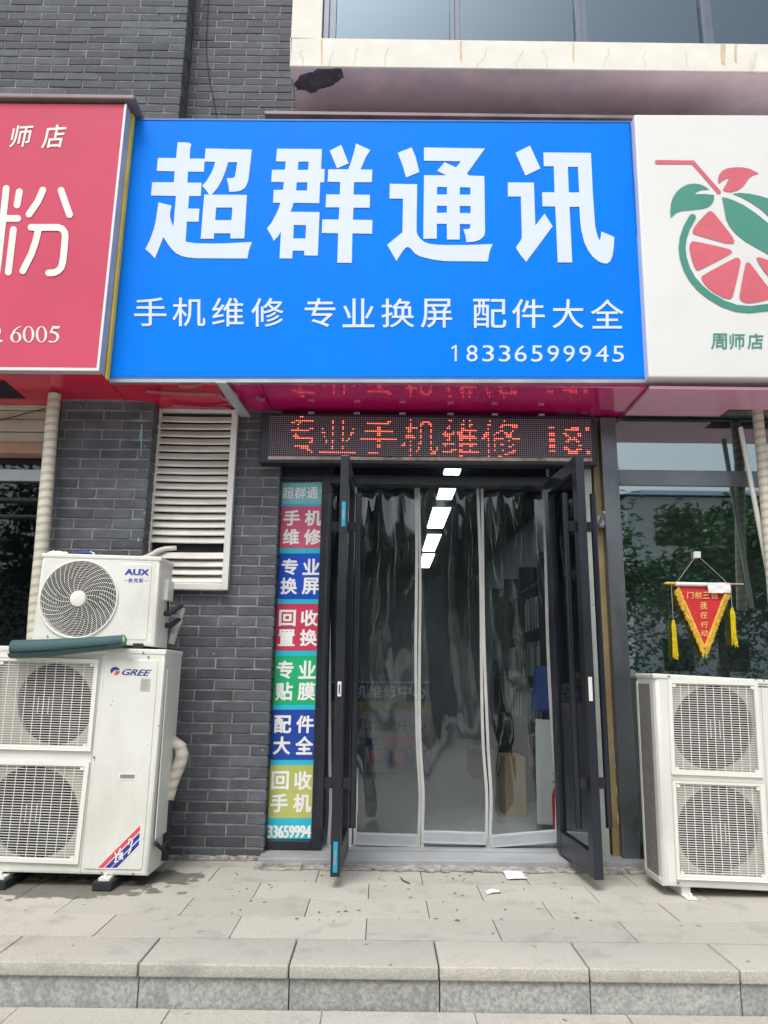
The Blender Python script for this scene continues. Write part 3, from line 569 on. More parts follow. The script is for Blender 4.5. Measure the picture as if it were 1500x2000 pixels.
def ell(cx, cy, rx, ry, n=28): return [(cx + rx * math.cos(2 * math.pi * i / n), cy + ry * math.sin(2 * math.pi * i / n)) for i in range(n)]
def uq(pts, x0, x1, y0=637.0, y1=669.0): return [(x0 + (x1 - x0) * x, y1 + (y0 - y1) * y) for x, y in pts]
m = MB()
for a, b in ((44.5, 67), (70, 92)): shapes(m, [uq(ell(.5, .5, .5, .5), a, b)], RS - 0.003, {0: [uq(ell(.5, .5, .29, .455), a, b)]})
shapes(m, [uq(ell(.5, .32, .5, .32), 20, 42), uq([(1.0, 1.0), (.62, .93), (.25, .72), (.0, .34), (.22, .34), (.38, .64), (.66, .87), (.98, .965)], 20, 42)], RS - 0.003, {0: [uq(ell(.5, .31, .26, .275), 20, 42)]})
shapes(m, [uq([(.34, 1.0), (.95, 1.0), (1.02, 1.04), (.9, .85), (.40, .85), (.33, .70), (.6, .66), (.84, .54), (.93, .36), (.82, .15), (.55, .01), (.2, -.01), (.0, .05), (.06, .12), (.22, .09), (.4, .055), (.62, .15), (.7, .34), (.62, .49), (.4, .57), (.1, .58)], 94.5, 117.5)], RS - 0.003)
letter(m, '2', (-18, 637, 4.5, 668), RS - 0.003, -0.01)
m.build('phone_number', M['redw'], rs)
m = MB(); z1 = Z(120, 199, RS); m.box(-3.5, X(245, 198, RS) + 0.07, RS - 0.03, PIER - 0.004, z1 + 0.005, z1 + 0.04); m.build('cap_flashing', M['flash'], rs, bevel=0.008)

# ---------------------------------------------------------------- white sign with the fruit emblem on the right
WS = 4.45
ws = thing('shop_sign', 'white signboard with a cut fruit emblem and green lettering', 'sign', at(1400, 738, WS))
m = MB(); m.pxbox([(1238.5, 223), (1990, 226), (2120, 742), (1267, 737)], WS, 0.42); m.build('panel', M['signwhite'], ws, bevel=0.012, seg=3)
def lg(pts): return [(1270 + x / 6.06, 290 + y / 6.06) for x, y in pts]
def smooth_poly(pts, it=1):
    for _ in range(it):
        o = []
        for i in range(len(pts)):
            a, b = Vector(pts[i]), Vector(pts[(i + 1) % len(pts)])
            o += [tuple(a.lerp(b, 0.25)), tuple(a.lerp(b, 0.75))]
        pts = o
    return pts
m = MB(); shapes(m, [stroke2d(lg([(80, 160), (505, 163), (812, 515)]), 8.2),
  lg([(808,415),(803,360),(815,310),(850,265),(910,235),(1000,222),(1090,222),(1180,240),(1250,275),(1288,298),(1220,312),(1170,345),(1135,400),(1090,455),(1030,495),(960,515),(900,510),(858,490),(900,420),(935,342),(880,365)])] +
  [smooth_poly(lg(p)) for p in ([(500,980),(530,910),(680,750),(715,738),(750,755),(970,1035),(995,1090),(993,1120),(970,1127),(880,1118),(540,1020),(505,1005)],
   [(510,1092),(930,1185),(970,1215),(960,1245),(600,1430),(565,1443),(535,1430),(490,1310),(465,1200),(465,1150),(480,1110)],
   [(600,1530),(620,1500),(1000,1295),(1040,1290),(1070,1320),(1068,1370),(985,1730),(965,1772),(930,1782),(860,1760),(720,1680),(640,1600)],
   [(1135,1350),(1160,1345),(1190,1365),(1394,1640),(1500,1750),(1394,1785),(1250,1820),(1150,1828),(1090,1810),(1058,1775),(1060,1720),(1120,1400)],
   [(1250,1300),(1275,1285),(1320,1295),(1394,1320),(1600,1420),(1550,1600),(1394,1520)])], WS - 0.003)
m.build('emblem_fruit', M['logored'], ws)
m = MB(); shapes(m, [lg([(243,825),(237,740),(245,650),(270,575),(310,515),(370,460),(440,425),(510,415),(580,420),(640,445),(700,485),(600,490),(550,512),(520,540),(640,537),(757,550),(755,600),(735,650),(690,690),(620,712),(500,727),(370,738),(300,765)]),
  lg([(850,577),(900,583),(980,610),(1100,665),(1250,765),(1394,880),(1520,1000),(1600,1150),(1600,1330),(1394,1250),(1250,1170),(1120,1095),(1010,1005),(940,920),(900,840),(885,760),(870,680)]),
  lg([(972,535),(1060,525),(1180,535),(1300,560),(1394,590),(1550,680),(1620,800),(1550,900),(1394,795),(1300,710),(1180,630),(1070,570)]),
  stroke2d(lg([(500,815),(430,940),(390,1060),(377,1180),(392,1300),(435,1430),(500,1545),(590,1650),(700,1740),(860,1835),(1020,1890),(1180,1905),(1394,1880),(1600,1800),(1800,1640)]), 13.6)], WS - 0.003)
m.build('emblem_leaves', M['logogreen'], ws)
m = MB()
for ch, a, b in (('周', 1389, 1420), ('师', 1425, 1455), ('店', 1460, 1491)): letter(m, ch, (a, 651, b, 681.5), WS - 0.003, 0.014)
m.build('green_lettering', M['logogreen'], ws)

# ---------------------------------------------------------------- LED display
LY = 4.965
led = thing('led_display', 'dark LED message panel with red scrolling characters over the door', 'display', at(836, 908, LY))
pit = (X(931, 850, LY) - X(531, 850, LY)) / 100
M['ledm'] = led_mat(pit)
m = MB(); m.pxbox([(510, 806), (1163, 812), (1168, 909), (505, 904)], LY + 0.004, 0.11); m.build('housing', M['black'], led, bevel=0.012)
m = MB(); m.pxbox([(527, 812), (1154, 818), (1156, 894), (524, 890)], LY, 0.006); m.build('screen', M['ledm'], led)
m = MB(); m.pxbox([(524, 891), (1156, 895), (1157, 901), (523, 897)], LY - 0.004, 0.012); m.build('lip', M['plugtan'], led)
def raster(ch, nx, ny, off=0.0):
    v, f = glyph(ch, off); g = np.zeros((ny, nx)); ss = 4
    for p in f:
        for k in range(1, len(p) - 1):
            a, b, c = v[p[0]], v[p[k]], v[p[k + 1]]
            d = (b[0] - a[0]) * (c[1] - a[1]) - (b[1] - a[1]) * (c[0] - a[0])
            if abs(d) < 1e-9: continue
            xs_ = (np.arange(nx * ss) + .5) / (nx * ss); ys_ = (np.arange(ny * ss) + .5) / (ny * ss)
            gx, gy = np.meshgrid(xs_, ys_)
            s1 = ((gx - a[0]) * (c[1] - a[1]) - (gy - a[1]) * (c[0] - a[0])) / d; s2 = ((b[0] - a[0]) * (gy - a[1]) - (b[1] - a[1]) * (gx - a[0])) / d
            ins = (s1 >= 0) & (s2 >= 0) & (s1 + s2 <= 1)
            g += ins.reshape(ny, ss, nx, ss).sum((1, 3))
    return g / (ss * ss) > 0.52
for ch, x0, x1, y0, y1, clip in (('专', 556, 628, 816, 886, (566, 614)), ('业', 622, 696, 823, 886, None), ('手', 702, 776, 822, 886, None), ('机', 784, 856, 820, 890, None), ('维', 864, 935, 821, 893, None), ('修', 940, 1015, 821, 893, None), ('1', 1072, 1085, 833, 882, None), ('8', 1101, 1137, 832, 884, None), ('3', 1140, 1172, 832, 884, (1140, 1154))):
    nx, ny = max(3, round((x1 - x0) / 4.0)), round((y1 - y0) / 4.0); lit = set()
    g = raster(ch, nx, ny)
    for j in range(ny):
        runs = 0
        for i in range(nx):
            if not g[j, i]: continue
            pxx = x0 + (i + .5) / nx * (x1 - x0); pyy = y1 - (j + .5) / ny * (y1 - y0) + (x0 - 836) * 0.008
            if clip and not clip[0] < pxx < clip[1]: continue
            hor = sum(1 for q in range(max(0, i - 2), min(nx, i + 3)) if g[j, q])
            if j % 3 == 1 and hor < 4: continue
            p = at(pxx, pyy, LY); lit.add((math.floor(p.x / pit), math.floor(p.z / pit)))
    m = MB()
    for i, j in sorted(lit):
        cx, cz = (i + .5) * pit, (j + .5) * pit; r = pit * 0.27
        m.add([(cx + r * math.cos(a * math.pi / 3), LY - 0.002, cz + r * math.sin(a * math.pi / 3)) for a in range(6)], [tuple(range(6))])
    lc = m.build('lit_character', M['led'], led)
for xx in (608, 697, 786, 880, 967, 1058): m = MB(); m.pxbox([(xx - 6, 806 + (xx - 836) * 0.008), (xx + 6, 806 + (xx - 836) * 0.008), (xx + 6, 810 + (xx - 836) * 0.008), (xx - 6, 810 + (xx - 836) * 0.008)], LY - 0.003, 0.02); m.build('clip', M['greyal'], led)

# ---------------------------------------------------------------- louvred vent
VY = 5.0
vt = thing('louvre_vent', 'dirty aluminium louvre vent with one slat missing in the brick wall', 'vent', at(360, 1150, VY))
vx0, vx1 = X(290, 950, VY), X(456, 950, VY); vz0 = Z(360, 1151, VY); vz1 = 2.985; fw = 0.043
m = MB(); m.box(vx0, vx0 + fw, VY, VY + 0.05, vz0, vz1); m.box(vx1 - fw, vx1, VY, VY + 0.05, vz0, vz1); m.box(vx0 + fw, vx1 - fw, VY + 0.002, VY + 0.05, vz0, vz0 + fw)
m.box(vx0 + fw, vx1 - fw, VY + 0.002, VY + 0.05, vz1 - 0.02, vz1); m.build('frame', M['ventf'], vt, bevel=0.003)
m = MB(); m.box(vx0 + 0.01, vx1 - 0.01, VY + 0.051, VY + 0.054, vz0 + 0.01, vz1 - 0.005); m.build('backing', M['navydark'], vt)  # near-black sheet paints the shade behind the slats
zg0, zg1 = Z(360, 1082, VY), Z(360, 1066, VY)
m = MB(); z = vz0 + fw + 0.004; pitch = 0.0545; k = 0
while z < vz1 - 0.04:
    miss = z + 0.02 > zg0 - 0.01 and z < zg1 - 0.012
    if not miss:
        xa, xb = vx0 + fw, vx1 - fw; w_ = random.uniform(-0.002, 0.002)
        pr = [(VY + 0.014, z), (VY + 0.010, z + 0.006), (VY + 0.012, z + 0.014), (VY + 0.042, z + 0.050), (VY + 0.046, z + 0.049), (VY + 0.017, z + 0.012), (VY + 0.018, z)]
        n = len(pr); nseg = 6; vs = []
        for s_ in range(nseg + 1):
            t = s_ / nseg; bow = -0.003 * math.sin(math.pi * t) + w_ * (t - .5)
            vs += [(xa + (xb - xa) * t, y, zz + bow) for y, zz in pr]
        fs = [(s_ * n + i, s_ * n + (i + 1) % n, (s_ + 1) * n + (i + 1) % n, (s_ + 1) * n + i) for s_ in range(nseg) for i in range(n)]
        m.add(vs, fs)
    z += pitch
m.build('slats', M['vent'], vt)
m = MB(); m.tube([at(x, y, yy) for x, y, yy in ((275, 1092, 4.86), (294, 1085, 4.94), (306, 1077, 4.99), (322, 1072, 5.03), (345, 1070, 5.047))], 0.018, 10)
tag(m.build('vent_hose', M['polewhite'], smooth=True), 'grey white hose running into the gap of the louvre vent', 'hose')

# ---------------------------------------------------------------- outdoor air conditioner units
def ac_body(q, Y, depth, holes, r=0.016):
    m = MB(); c = [at(x, y, Y) for x, y in q]; cen = sum(c, Vector()) / 4
    def ins(p, d): return p + Vector((math.copysign(d, cen.x - p.x), 0, math.copysign(d, cen.z - p.z)))
    l0 = [ins(p, r) for p in c]; l1 = [ins(p, r * 0.29) + Vector((0, r * 0.29, 0)) for p in c]; l2 = [p + Vector((0, r, 0)) for p in c]; l3 = [p + Vector((0, depth, 0)) for p in c]
    m.sheet(l0, holes)
    for a, b in ((l0, l1), (l1, l2), (l2, l3)):
        m.add(a + b, [(i, (i + 1) % 4, 4 + (i + 1) % 4, 4 + i) for i in range(4)])
    m.add(l3, [(0, 1, 2, 3)])
    for h in holes:
        n = len(h); m.add(list(h) + [Vector(p) + Vector((0, 0.02, 0)) for p in h], [(i, (i + 1) % n, n + (i + 1) % n, n + i) for i in range(n)])
    return m
def circ(cx, cy, rx, ry, Y, n=48): return [at(cx + rx * math.cos(2 * math.pi * i / n), cy + ry * math.sin(2 * math.pi * i / n), Y) for i in range(n)]
def fan(mb, c, r, blades=3, ph=0.3):
    for b in range(blades):
        vs = []; a0 = ph + 2 * math.pi * b / blades; nr, na = 5, 7
        for i in range(nr):
            rr = r * (0.2 + 0.78 * i / (nr - 1))
            for j in range(na):
                t = j / (na - 1); a = a0 + (0.55 + 0.75 * t * 1.2) * (0.6 + 0.6 * i / (nr - 1)); vs.append((c.x + rr * math.cos(a), c.y + 0.05 * (t - .5), c.z + rr * math.sin(a)))
        mb.add(vs, [(i * na + j, i * na + j + 1, (i + 1) * na + j + 1, (i + 1) * na + j) for i in range(nr - 1) for j in range(na - 1)])
    mb.tube([c + Vector((0, -0.04, 0)), c + Vector((0, 0.04, 0))], r * 0.22, 20)
def grille(root, q, Y, nh, nv, cx, cy, rx, ry, body_mat, dense=True):
    """square wire grille over a round fan opening; q = outer frame TL TR BR BL in survey px"""
    Q = [Vector(p) for p in q]; cen = sum(Q, Vector((0, 0))) / 4
    def lerp(u, v): return Q[0] * (1 - u) * (1 - v) + Q[1] * u * (1 - v) + Q[2] * u * v + Q[3] * (1 - u) * v
    fu = 0.042; fr = MB()
    outer = [lerp(0, 0), lerp(1, 0), lerp(1, 1), lerp(0, 1)]; inner = [lerp(fu, fu), lerp(1 - fu, fu), lerp(1 - fu, 1 - fu), lerp(fu, 1 - fu)]
    fr.plate([at(p.x, p.y, Y - 0.014) for p in outer], [[at(p.x, p.y, Y - 0.014) for p in inner]], 0.013)
    g = fr.build('grille', M['whitepl'], root, bevel=0.0035, seg=2)
    wm = MB()
    for i in range(nh + 1):
        v = fu + (1 - 2 * fu) * (i + .3) / (nh + .6); a, b = lerp(fu, v), lerp(1 - fu, v); t = 0.0019
        A, B = at(a.x, a.y, Y - 0.006), at(b.x, b.y, Y - 0.006); dz = Vector((0, 0, t)); dy = Vector((0, 0.0025, 0))
        wm.hexa([A + dz, B + dz, B - dz, A - dz], [A + dz + dy, B + dz + dy, B - dz + dy, A - dz + dy])
    for i in range(nv):
        u = fu + (1 - 2 * fu) * (i + 1) / (nv + 1); a, b = lerp(u, fu), lerp(u, 1 - fu); t = 0.0015
        A, B = at(a.x, a.y, Y - 0.009), at(b.x, b.y, Y - 0.009); dx = Vector((t, 0, 0)); dy = Vector((0, 0.003, 0))
        wm.hexa([A - dx, A + dx, B + dx, B - dx], [A - dx + dy, A + dx + dy, B + dx + dy, B - dx + dy])
    for i in range(3 if dense else 0):
        u = 0.44 + 0.05 * i + 0.012; a, b = lerp(u, 0.42), lerp(u, 0.61); t = 0.0014
        A, B = at(a.x, a.y, Y - 0.0088), at(b.x, b.y, Y - 0.0088); dx = Vector((t, 0, 0)); dy = Vector((0, 0.0026, 0))
        wm.hexa([A - dx, A + dx, B + dx, B - dx], [A - dx + dy, A + dx + dy, B + dx + dy, B - dx + dy])
    for u, v in ((fu, fu), (1 - fu, fu), (1 - fu, 1 - fu), (fu, 1 - fu)):   # corner screw tabs
        p = lerp(u + (0.02 if u < .5 else -0.02), v + (0.02 if v < .5 else -0.02)); A = at(p.x, p.y, Y - 0.0105)
        wm.tube([A, A + Vector((0, 0.006, 0))], 0.011, 10)
    wm.build('grille_wires', M['whitepl'], g)
    ip = [at(p.x, p.y, Y) for p in (lerp(fu * 1.05, fu * 1.05), lerp(1 - fu * 1.05, fu * 1.05), lerp(1 - fu * 1.05, 1 - fu * 1.05), lerp(fu * 1.05, 1 - fu * 1.05))]
    # shroud plate with the round opening, dark disc painting the cavity shade and fan behind it
    dv = Vector((0, 0.022, 0)); s = MB(); big = [p + dv for p in ip]; cir = [p + dv for p in circ(cx, cy, rx, ry, Y)]
    s.sheet(big, [cir]); n = len(cir); s.add(cir + [p + Vector((0, 0.012, 0)) for p in cir], [(i, (i + 1) % n, n + (i + 1) % n, n + i) for i in range(n)])
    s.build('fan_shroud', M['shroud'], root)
    c = at(cx, cy, Y) + Vector((0, 0.075, 0)); rad = (at(cx + rx, cy, Y) - at(cx, cy, Y)).length
    f = MB(); fan(f, c, rad * 0.97); f.build('fan', mat('fan_grey', (0.016, 0.017, 0.032), 0.6), root, smooth=True)
    k = MB(); k.add([p + Vector((0, 0.17, 0)) for p in circ(cx, cy, rx * 1.25, ry * 1.25, Y)], [tuple(range(48))]); k.build('fan_cavity_shade', M['navydark'], root)  # near-black disc paints the shade inside the housing
    return ip
def screws(root, pts, Y, r=0.006):
    for x, y in pts:
        m = MB(); A = at(x, y, Y); m.tube([A + Vector((0, -0.003, 0)), A], r, 8); m.build('screw', mat('dull_screw', (0.25, 0.24, 0.22), 0.4, 0.6), root)
def emboss(m, q, Y, w=1.1, r=6):
    (x0, y0), (x1, y1), (x2, y2), (x3, y3) = q
    Q = [Vector(p) for p in q]; pts = []
    for i in range(4):
        p, a, b = Q[i], Q[i - 1], Q[(i + 1) % 4]; da = (a - p).normalized() * r; db = (b - p).normalized() * r
        for t in (0, .25, .5, .75, 1): pts.append((p + da) * (1 - t) ** 2 + p * 2 * t * (1 - t) + (p + db) * t * t)
    cen = sum(pts, Vector((0, 0))) / len(pts)
    inn = [p + (cen - p).normalized() * w * 1.6 for p in pts]
    A = [at(p.x, p.y, Y) for p in pts]; B = [at(p.x, p.y, Y - 0.0045) for p in inn]; n = len(A)
    m.add(A + B, [(i, (i + 1) % n, n + (i + 1) % n, n + i) for i in range(n)]); m.add(B, [tuple(range(n))])

# --- tall unit on the left
GY = 4.40
gu = thing('outdoor_unit', 'tall white two fan outdoor unit with a blue and red emblem standing on rubber blocks', 'air conditioner', at(150, 1712, GY))
up = [(-8, 1283), (193, 1288), (177, 1467), (-26, 1462)]; lo = [(-30, 1484), (174, 1489), (152, 1688), (-55, 1681)]
def inq(q, Y, f=0.042):
    Q = [Vector(p) for p in q]
    def L_(u, v): return Q[0] * (1 - u) * (1 - v) + Q[1] * u * (1 - v) + Q[2] * u * v + Q[3] * (1 - u) * v
    return [at(p.x, p.y, Y) for p in (L_(f, f), L_(1 - f, f), L_(1 - f, 1 - f), L_(f, 1 - f))]
body = ac_body([(-30, 1262), (324, 1270), (287, 1712), (-82, 1702)], GY, 0.36, [inq(up, GY), inq(lo, GY)])
body.build('body', M['white'], gu, smooth=True)
m = MB(); m.pxbox([(-31, 1260.5), (325, 1268.5), (324, 1279), (-32, 1271)], GY - 0.004, 0.372); m.build('top_cover', M['white'], gu, bevel=0.006)
grille(gu, up, GY, 34, 9, 104, 1376, 74, 80, M['white']); grille(gu, lo, GY, 34, 9, 62, 1588, 88, 92, M['white'])
m = MB(); emboss(m, [(207, 1287), (309, 1289), (277, 1700), (163, 1698)], GY - 0.0005); m.build('service_panel', M['white'], gu)
m = MB(); shapes(m, [[(199.5, 1273), (200.3, 1273), (156.8, 1708), (156, 1708)]], GY - 0.001); m.build('seam', M['greyink'], gu)
m = MB(); m.plate([at(x, y, GY - 0.007) for x, y in ((232, 1509.5), (266, 1510.5), (265, 1523.5), (231, 1522.5))], [[at(x, y, GY - 0.007) for x, y in ((235, 1512.5), (263.5, 1513), (262.5, 1521), (234, 1520.5))]], 0.003); m.build('handle', M['whitepl'], gu)
m = MB(); m.rect(234, 1512, 264, 1521.5, GY - 0.0058, 0.0005); m.build('handle_recess_shade', mat('recess_shade_grey', (0.24, 0.24, 0.22), 0.6), gu)  # flat darker rectangle paints the shade of the grip hollow
# emblem and lettering
GF = GY - 0.006
m = MB(); c0 = (225, 1310.7); disc = lambda a0, a1, rx, ry, n=16: [(c0[0] + rx * math.cos(R(a0 + (a1 - a0) * i / n)), c0[1] - ry * math.sin(R(a0 + (a1 - a0) * i / n))) for i in range(n + 1)]
shapes(m, [disc(14, 215, 9.4, 8.2) + [(220.5, 1312), (224, 1308.6)]], GF); 
letter(m, 'GREE', [(240, 1306.2), (296.5, 1308.2), (293, 1320.5), (237, 1318.3)], GF, 0.010, 0.3); m.build('blue_lettering', M['navyink'], gu)
m = MB(); shapes(m, [[(224.5, 1310.2), (234.2, 1310.4), (233.8, 1313.5), (231.5, 1316.5), (228, 1318.5), (222, 1318.7), (225.5, 1313)]], GF); m.build('red_emblem', M['redink'], gu)
m = MB(); shapes(m, [[(275, 1324.5), (294.5, 1325.5), (292.5, 1351), (273, 1350)]], GF); m.build('rating_label', mat('label_grey', (0.5, 0.5, 0.46), 0.5), gu)
m = MB()
for i in range(8):
    y = 1328 + i * 2.6; shapes(m, [[(276.5 - i * .2, y), (291.5 - i * .2 - (i * 7 % 5), y + .6), (291.5 - i * .2 - (i * 7 % 5), y + 1.4), (276.5 - i * .2, y + .8)]], GF - 0.0006)
m.build('label_lines', M['greyink'], gu)
def sk(pts): return [(180 + x / 12.5, 1580 + y / 12.5) for x, y in pts]
m = MB(); shapes(m, [sk([(85, 1462), (1212, 340), (1165, 905), (610, 1465)])], GF); m.build('sticker', M['paper'], gu)
m = MB(); shapes(m, [sk([(135, 1437), (1180, 390), (1168, 530), (275, 1437)])], GF - 0.0006); m.build('sticker_red', M['redink'], gu)
m = MB(); shapes(m, [sk([(305, 1437), (1165, 570), (1155, 710), (445, 1437)]), sk([(470, 1435), (1152, 752), (1140, 880), (600, 1435)])], GF - 0.0006); m.build('sticker_blue', M['navyink'], gu)
m = MB(); ss = [[(690, 970), (660, 1040), (640, 1110)], [(560, 1075), (590, 1160), (565, 1290)], [(545, 1290), (625, 1285)], [(620, 1100), (650, 1130), (700, 1080)], [(640, 1190), (740, 1120)], [(700, 1130), (750, 1210), (730, 1225)], [(740, 1060), (680, 1230)], [(600, 1130), (580, 1240)], [(910, 740), (890, 860)], [(900, 750), (960, 725), (985, 780), (950, 880)], [(950, 870), (940, 980), (885, 1090)]]
shapes(m, [stroke2d(sk(p), 2.6) for p in ss], GF - 0.0012); m.build('sticker_script', M['paper'], gu)
screws(gu, [(184, 1479), (199, 1705), (260, 1707), (290, 1283), (280, 1275)], GY - 0.0045)
# ribs and valve cover on the right side
gx = at(324, 1290, GY).x
m = MB(); a, b = at(322, 1300, GY), at(291, 1690, GY)
m.box(a.x - 0.002, a.x + 0.006, GY + 0.05, GY + 0.33, b.z + 0.12, a.z - 0.02); m.build('side_panel', M['white'], gu, bevel=0.005)
m = MB(); m.tube([Vector((b.x + 0.012, GY + 0.06, b.z + 0.10)), Vector((b.x + 0.03, GY + 0.12, b.z + 0.06)), Vector((b.x + 0.035, GY + 0.2, b.z + 0.08)), Vector((b.x + 0.03, GY + 0.3, b.z + 0.02))], 0.012, 8); m.build('cable', M['rubber'], gu, smooth=True)
gz = at(150, 1709, GY).z
m = MB()
for xx in (5, 209):
    p = at(xx, 1714, GY); m.box(p.x - 0.03, p.x + 0.03, GY - 0.05, GY + 0.36, gz - 0.016, gz - 0.002)
    m.tube([Vector((p.x, GY - 0.025, gz - 0.004)), Vector((p.x, GY - 0.025, gz + 0.018))], 0.009, 6)
m.build('feet', M['whitepl'], gu)
for xx, lb in ((5, 'black rubber block under the tall unit at the left picture edge'), (209, 'black rubber block under the tall unit near its red and blue sticker')):
    m = MB(); p = at(xx, 1714, GY); m.box(p.x - 0.052, p.x + 0.052, GY - 0.075, GY + 0.38, 0.002, gz - 0.016)
    tag(m.build('rubber_block', M['rubber'], bevel=0.004), lb, 'block', 'rubber blocks under the tall unit')

# --- smaller unit standing on it
AY = 4.50
au = thing('outdoor_unit', 'smaller white single round fan outdoor unit stacked on the tall one', 'air conditioner', at(180, 1258, AY))
fc = (154, 1169.6); FR = 75.5
cir = circ(fc[0], fc[1], FR * 0.985, FR * 0.985, AY)
body = ac_body([(82, 1083), (314, 1090), (301, 1263), (59, 1250)], AY, 0.27, [cir], r=0.022); body.build('body', M['white'], au, smooth=True)
m = MB(); m.pxbox([(81, 1079.5), (316, 1087), (315.5, 1096), (80, 1088.5)], AY - 0.004, 0.285); m.build('top_cover', M['white'], au, bevel=0.008)
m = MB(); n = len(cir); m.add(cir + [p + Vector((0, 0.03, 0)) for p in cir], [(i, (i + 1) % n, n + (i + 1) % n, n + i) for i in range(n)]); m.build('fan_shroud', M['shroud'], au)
m = MB(); m.add([p + Vector((0, 0.15, 0)) for p in cir], [tuple(range(n))]); m.build('fan_cavity_shade', M['navydark'], au)  # shade behind the round fan painted as a near-black disc
C0 = at(*fc, AY); rad = (at(fc[0] + FR, fc[1], AY) - C0).length
m = MB(); fan(m, C0 + Vector((0, 0.085, 0)), rad * 0.92); m.build('fan', mat('fan_grey', (0.016, 0.017, 0.032), 0.6), au, smooth=True)
m = MB(); ring = [(C0 + Vector((rad * math.cos(a), -0.006, rad * math.sin(a)))) for a in [2 * math.pi * i / 72 for i in range(72)]]
m.tube(ring + ring[:1], 0.006, 8, False); gr = m.build('fan_grille', M['whitepl'], au, smooth=True)
m = MB()
for k in range(17):
    rr = rad * (0.25 + 0.74 * k / 17); pts = [C0 + Vector((rr * math.cos(a), -0.012 + 0.006 * (rr / rad), rr * math.sin(a))) for a in [2 * math.pi * i / 48 for i in range(49)]]
    m.tube(pts, 0.0014, 4, False)
for k in range(36):
    a0 = 2 * math.pi * k / 36; pts = []
    r0 = 0.22 if k % 2 == 0 else 0.55
    for i in range(8):
        t = r0 + (0.99 - r0) * i / 7; a = a0 - 0.85 * (t - 0.22); pts.append(C0 + Vector((rad * t * math.cos(a), -0.015 + 0.008 * t, rad * t * math.sin(a))))
    m.tube(pts, 0.0017, 4, False)
m.build('grille_wires', M['whitepl'], gr)
m = MB(); pr = [(0.0, -0.026), (0.6, -0.026), (0.9, -0.022), (1.0, -0.012), (1.0, -0.004)]; vs = []; fs = []
for i, (a, yy) in enumerate(pr):
    vs += [C0 + Vector((rad * 0.215 * max(a, 0.001) * math.cos(2 * math.pi * j / 32), yy, rad * 0.215 * max(a, 0.001) * math.sin(2 * math.pi * j / 32))) for j in range(32)]
for i in range(len(pr) - 1): fs += [(i * 32 + j, i * 32 + (j + 1) % 32, (i + 1) * 32 + (j + 1) % 32, (i + 1) * 32 + j) for j in range(32)]
m.add(vs, fs); m.build('hub', M['whitepl'], gr, smooth=True)
m = MB(); emboss(m, [(238, 1100), (297, 1102), (286, 1251), (225, 1248)], AY - 0.0005, r=5); m.build('service_panel', M['white'], au)
AF = AY - 0.006
m = MB(); letter(m, 'AUX', [(244.5, 1110.8), (292, 1112), (291, 1124), (243, 1123)], AF, 0.022, 0.0)
for i, ch in enumerate('奥克斯'): letter(m, ch, (250.3 + i * 10.4, 1129.3 + .1 * i, 259.3 + i * 10.4, 1137.6 + .1 * i), AF, 0.003)
shapes(m, [[(242.5, 1133), (249, 1133), (249, 1133.8), (242.5, 1133.8)], [(282.5, 1133.6), (289.5, 1133.8), (289.5, 1134.6), (282.5, 1134.4)]], AF); m.build('blue_lettering', mat('royal_ink', (0.012, 0.05, 0.42), 0.4), au)
screws(au, [(93, 1243)], AY)
A1 = at(313, 1100, AY)
zt = at(305, 1120, AY).z; zb_ = at(305, 1165, AY).z; sx = at(308, 1150, AY).x
m = MB(); m.box(sx - 0.002, sx + 0.028, AY + 0.12, AY + 0.25, zb_ - 0.01, zt - 0.02); m.build('valve_cover', M['whitepl'], au, bevel=0.006)
m = MB(); m.box(sx - 0.004, sx + 0.003, AY + 0.04, AY + 0.26, zb_ - 0.20, zt + 0.02); m.build('side_panel', M['white'], au, bevel=0.003)
m = MB(); m.box(sx - 0.004, sx + 0.0035, AY + 0.05, AY + 0.075, zb_ - 0.19, zb_ - 0.08); m.build('side_sticker', mat('blue_grey_sticker', (0.10, 0.22, 0.33), 0.4), au)
m = MB()
for z0, y0 in ((zb_ - 0.09, AY + 0.16), (zb_ - 0.16, AY + 0.2)):
    m.tube([Vector((sx - 0.01, y0, z0)), Vector((sx + 0.04, y0, z0)), Vector((sx + 0.065, y0 + 0.03, z0 + 0.03)), Vector((sx + 0.09, y0 + 0.07, z0 + 0.06))], 0.016, 8)
m.tube([Vector((sx + 0.012, AY + 0.2, zb_ - 0.01)), Vector((sx + 0.016, AY + 0.2, zb_ - 0.07)), Vector((sx + 0.03, AY + 0.17, zb_ - 0.1))], 0.006, 6)
m.build('refrigerant_pipe', M['foam'], au, smooth=True)
m = MB(); m.tube([Vector((sx + 0.09, AY + 0.25, zb_ - 0.045)), Vector((sx + 0.07, AY + 0.26, zb_ - 0.12)), Vector((sx + 0.045, AY + 0.27, zb_ - 0.2)), Vector((sx + 0.03, AY + 0.27, zb_ - 0.27))], [0.022, 0.026, 0.024, 0.022], 9); m.build('wrapped_pipe', mat('grey_wrap', (0.42, 0.42, 0.42), 0.45, var=0.35, scale=25), au, smooth=True)
az = at(180, 1257, AY).z; gtop = at(150, 1266, GY).z
m = MB()
for xx in (100, 270):
    p = at(xx, 1256, AY); m.box(p.x - 0.03, p.x + 0.03, AY + 0.0, AY + 0.28, gtop + 0.002, az + 0.004)
m.build('feet', M['rubber'], au)

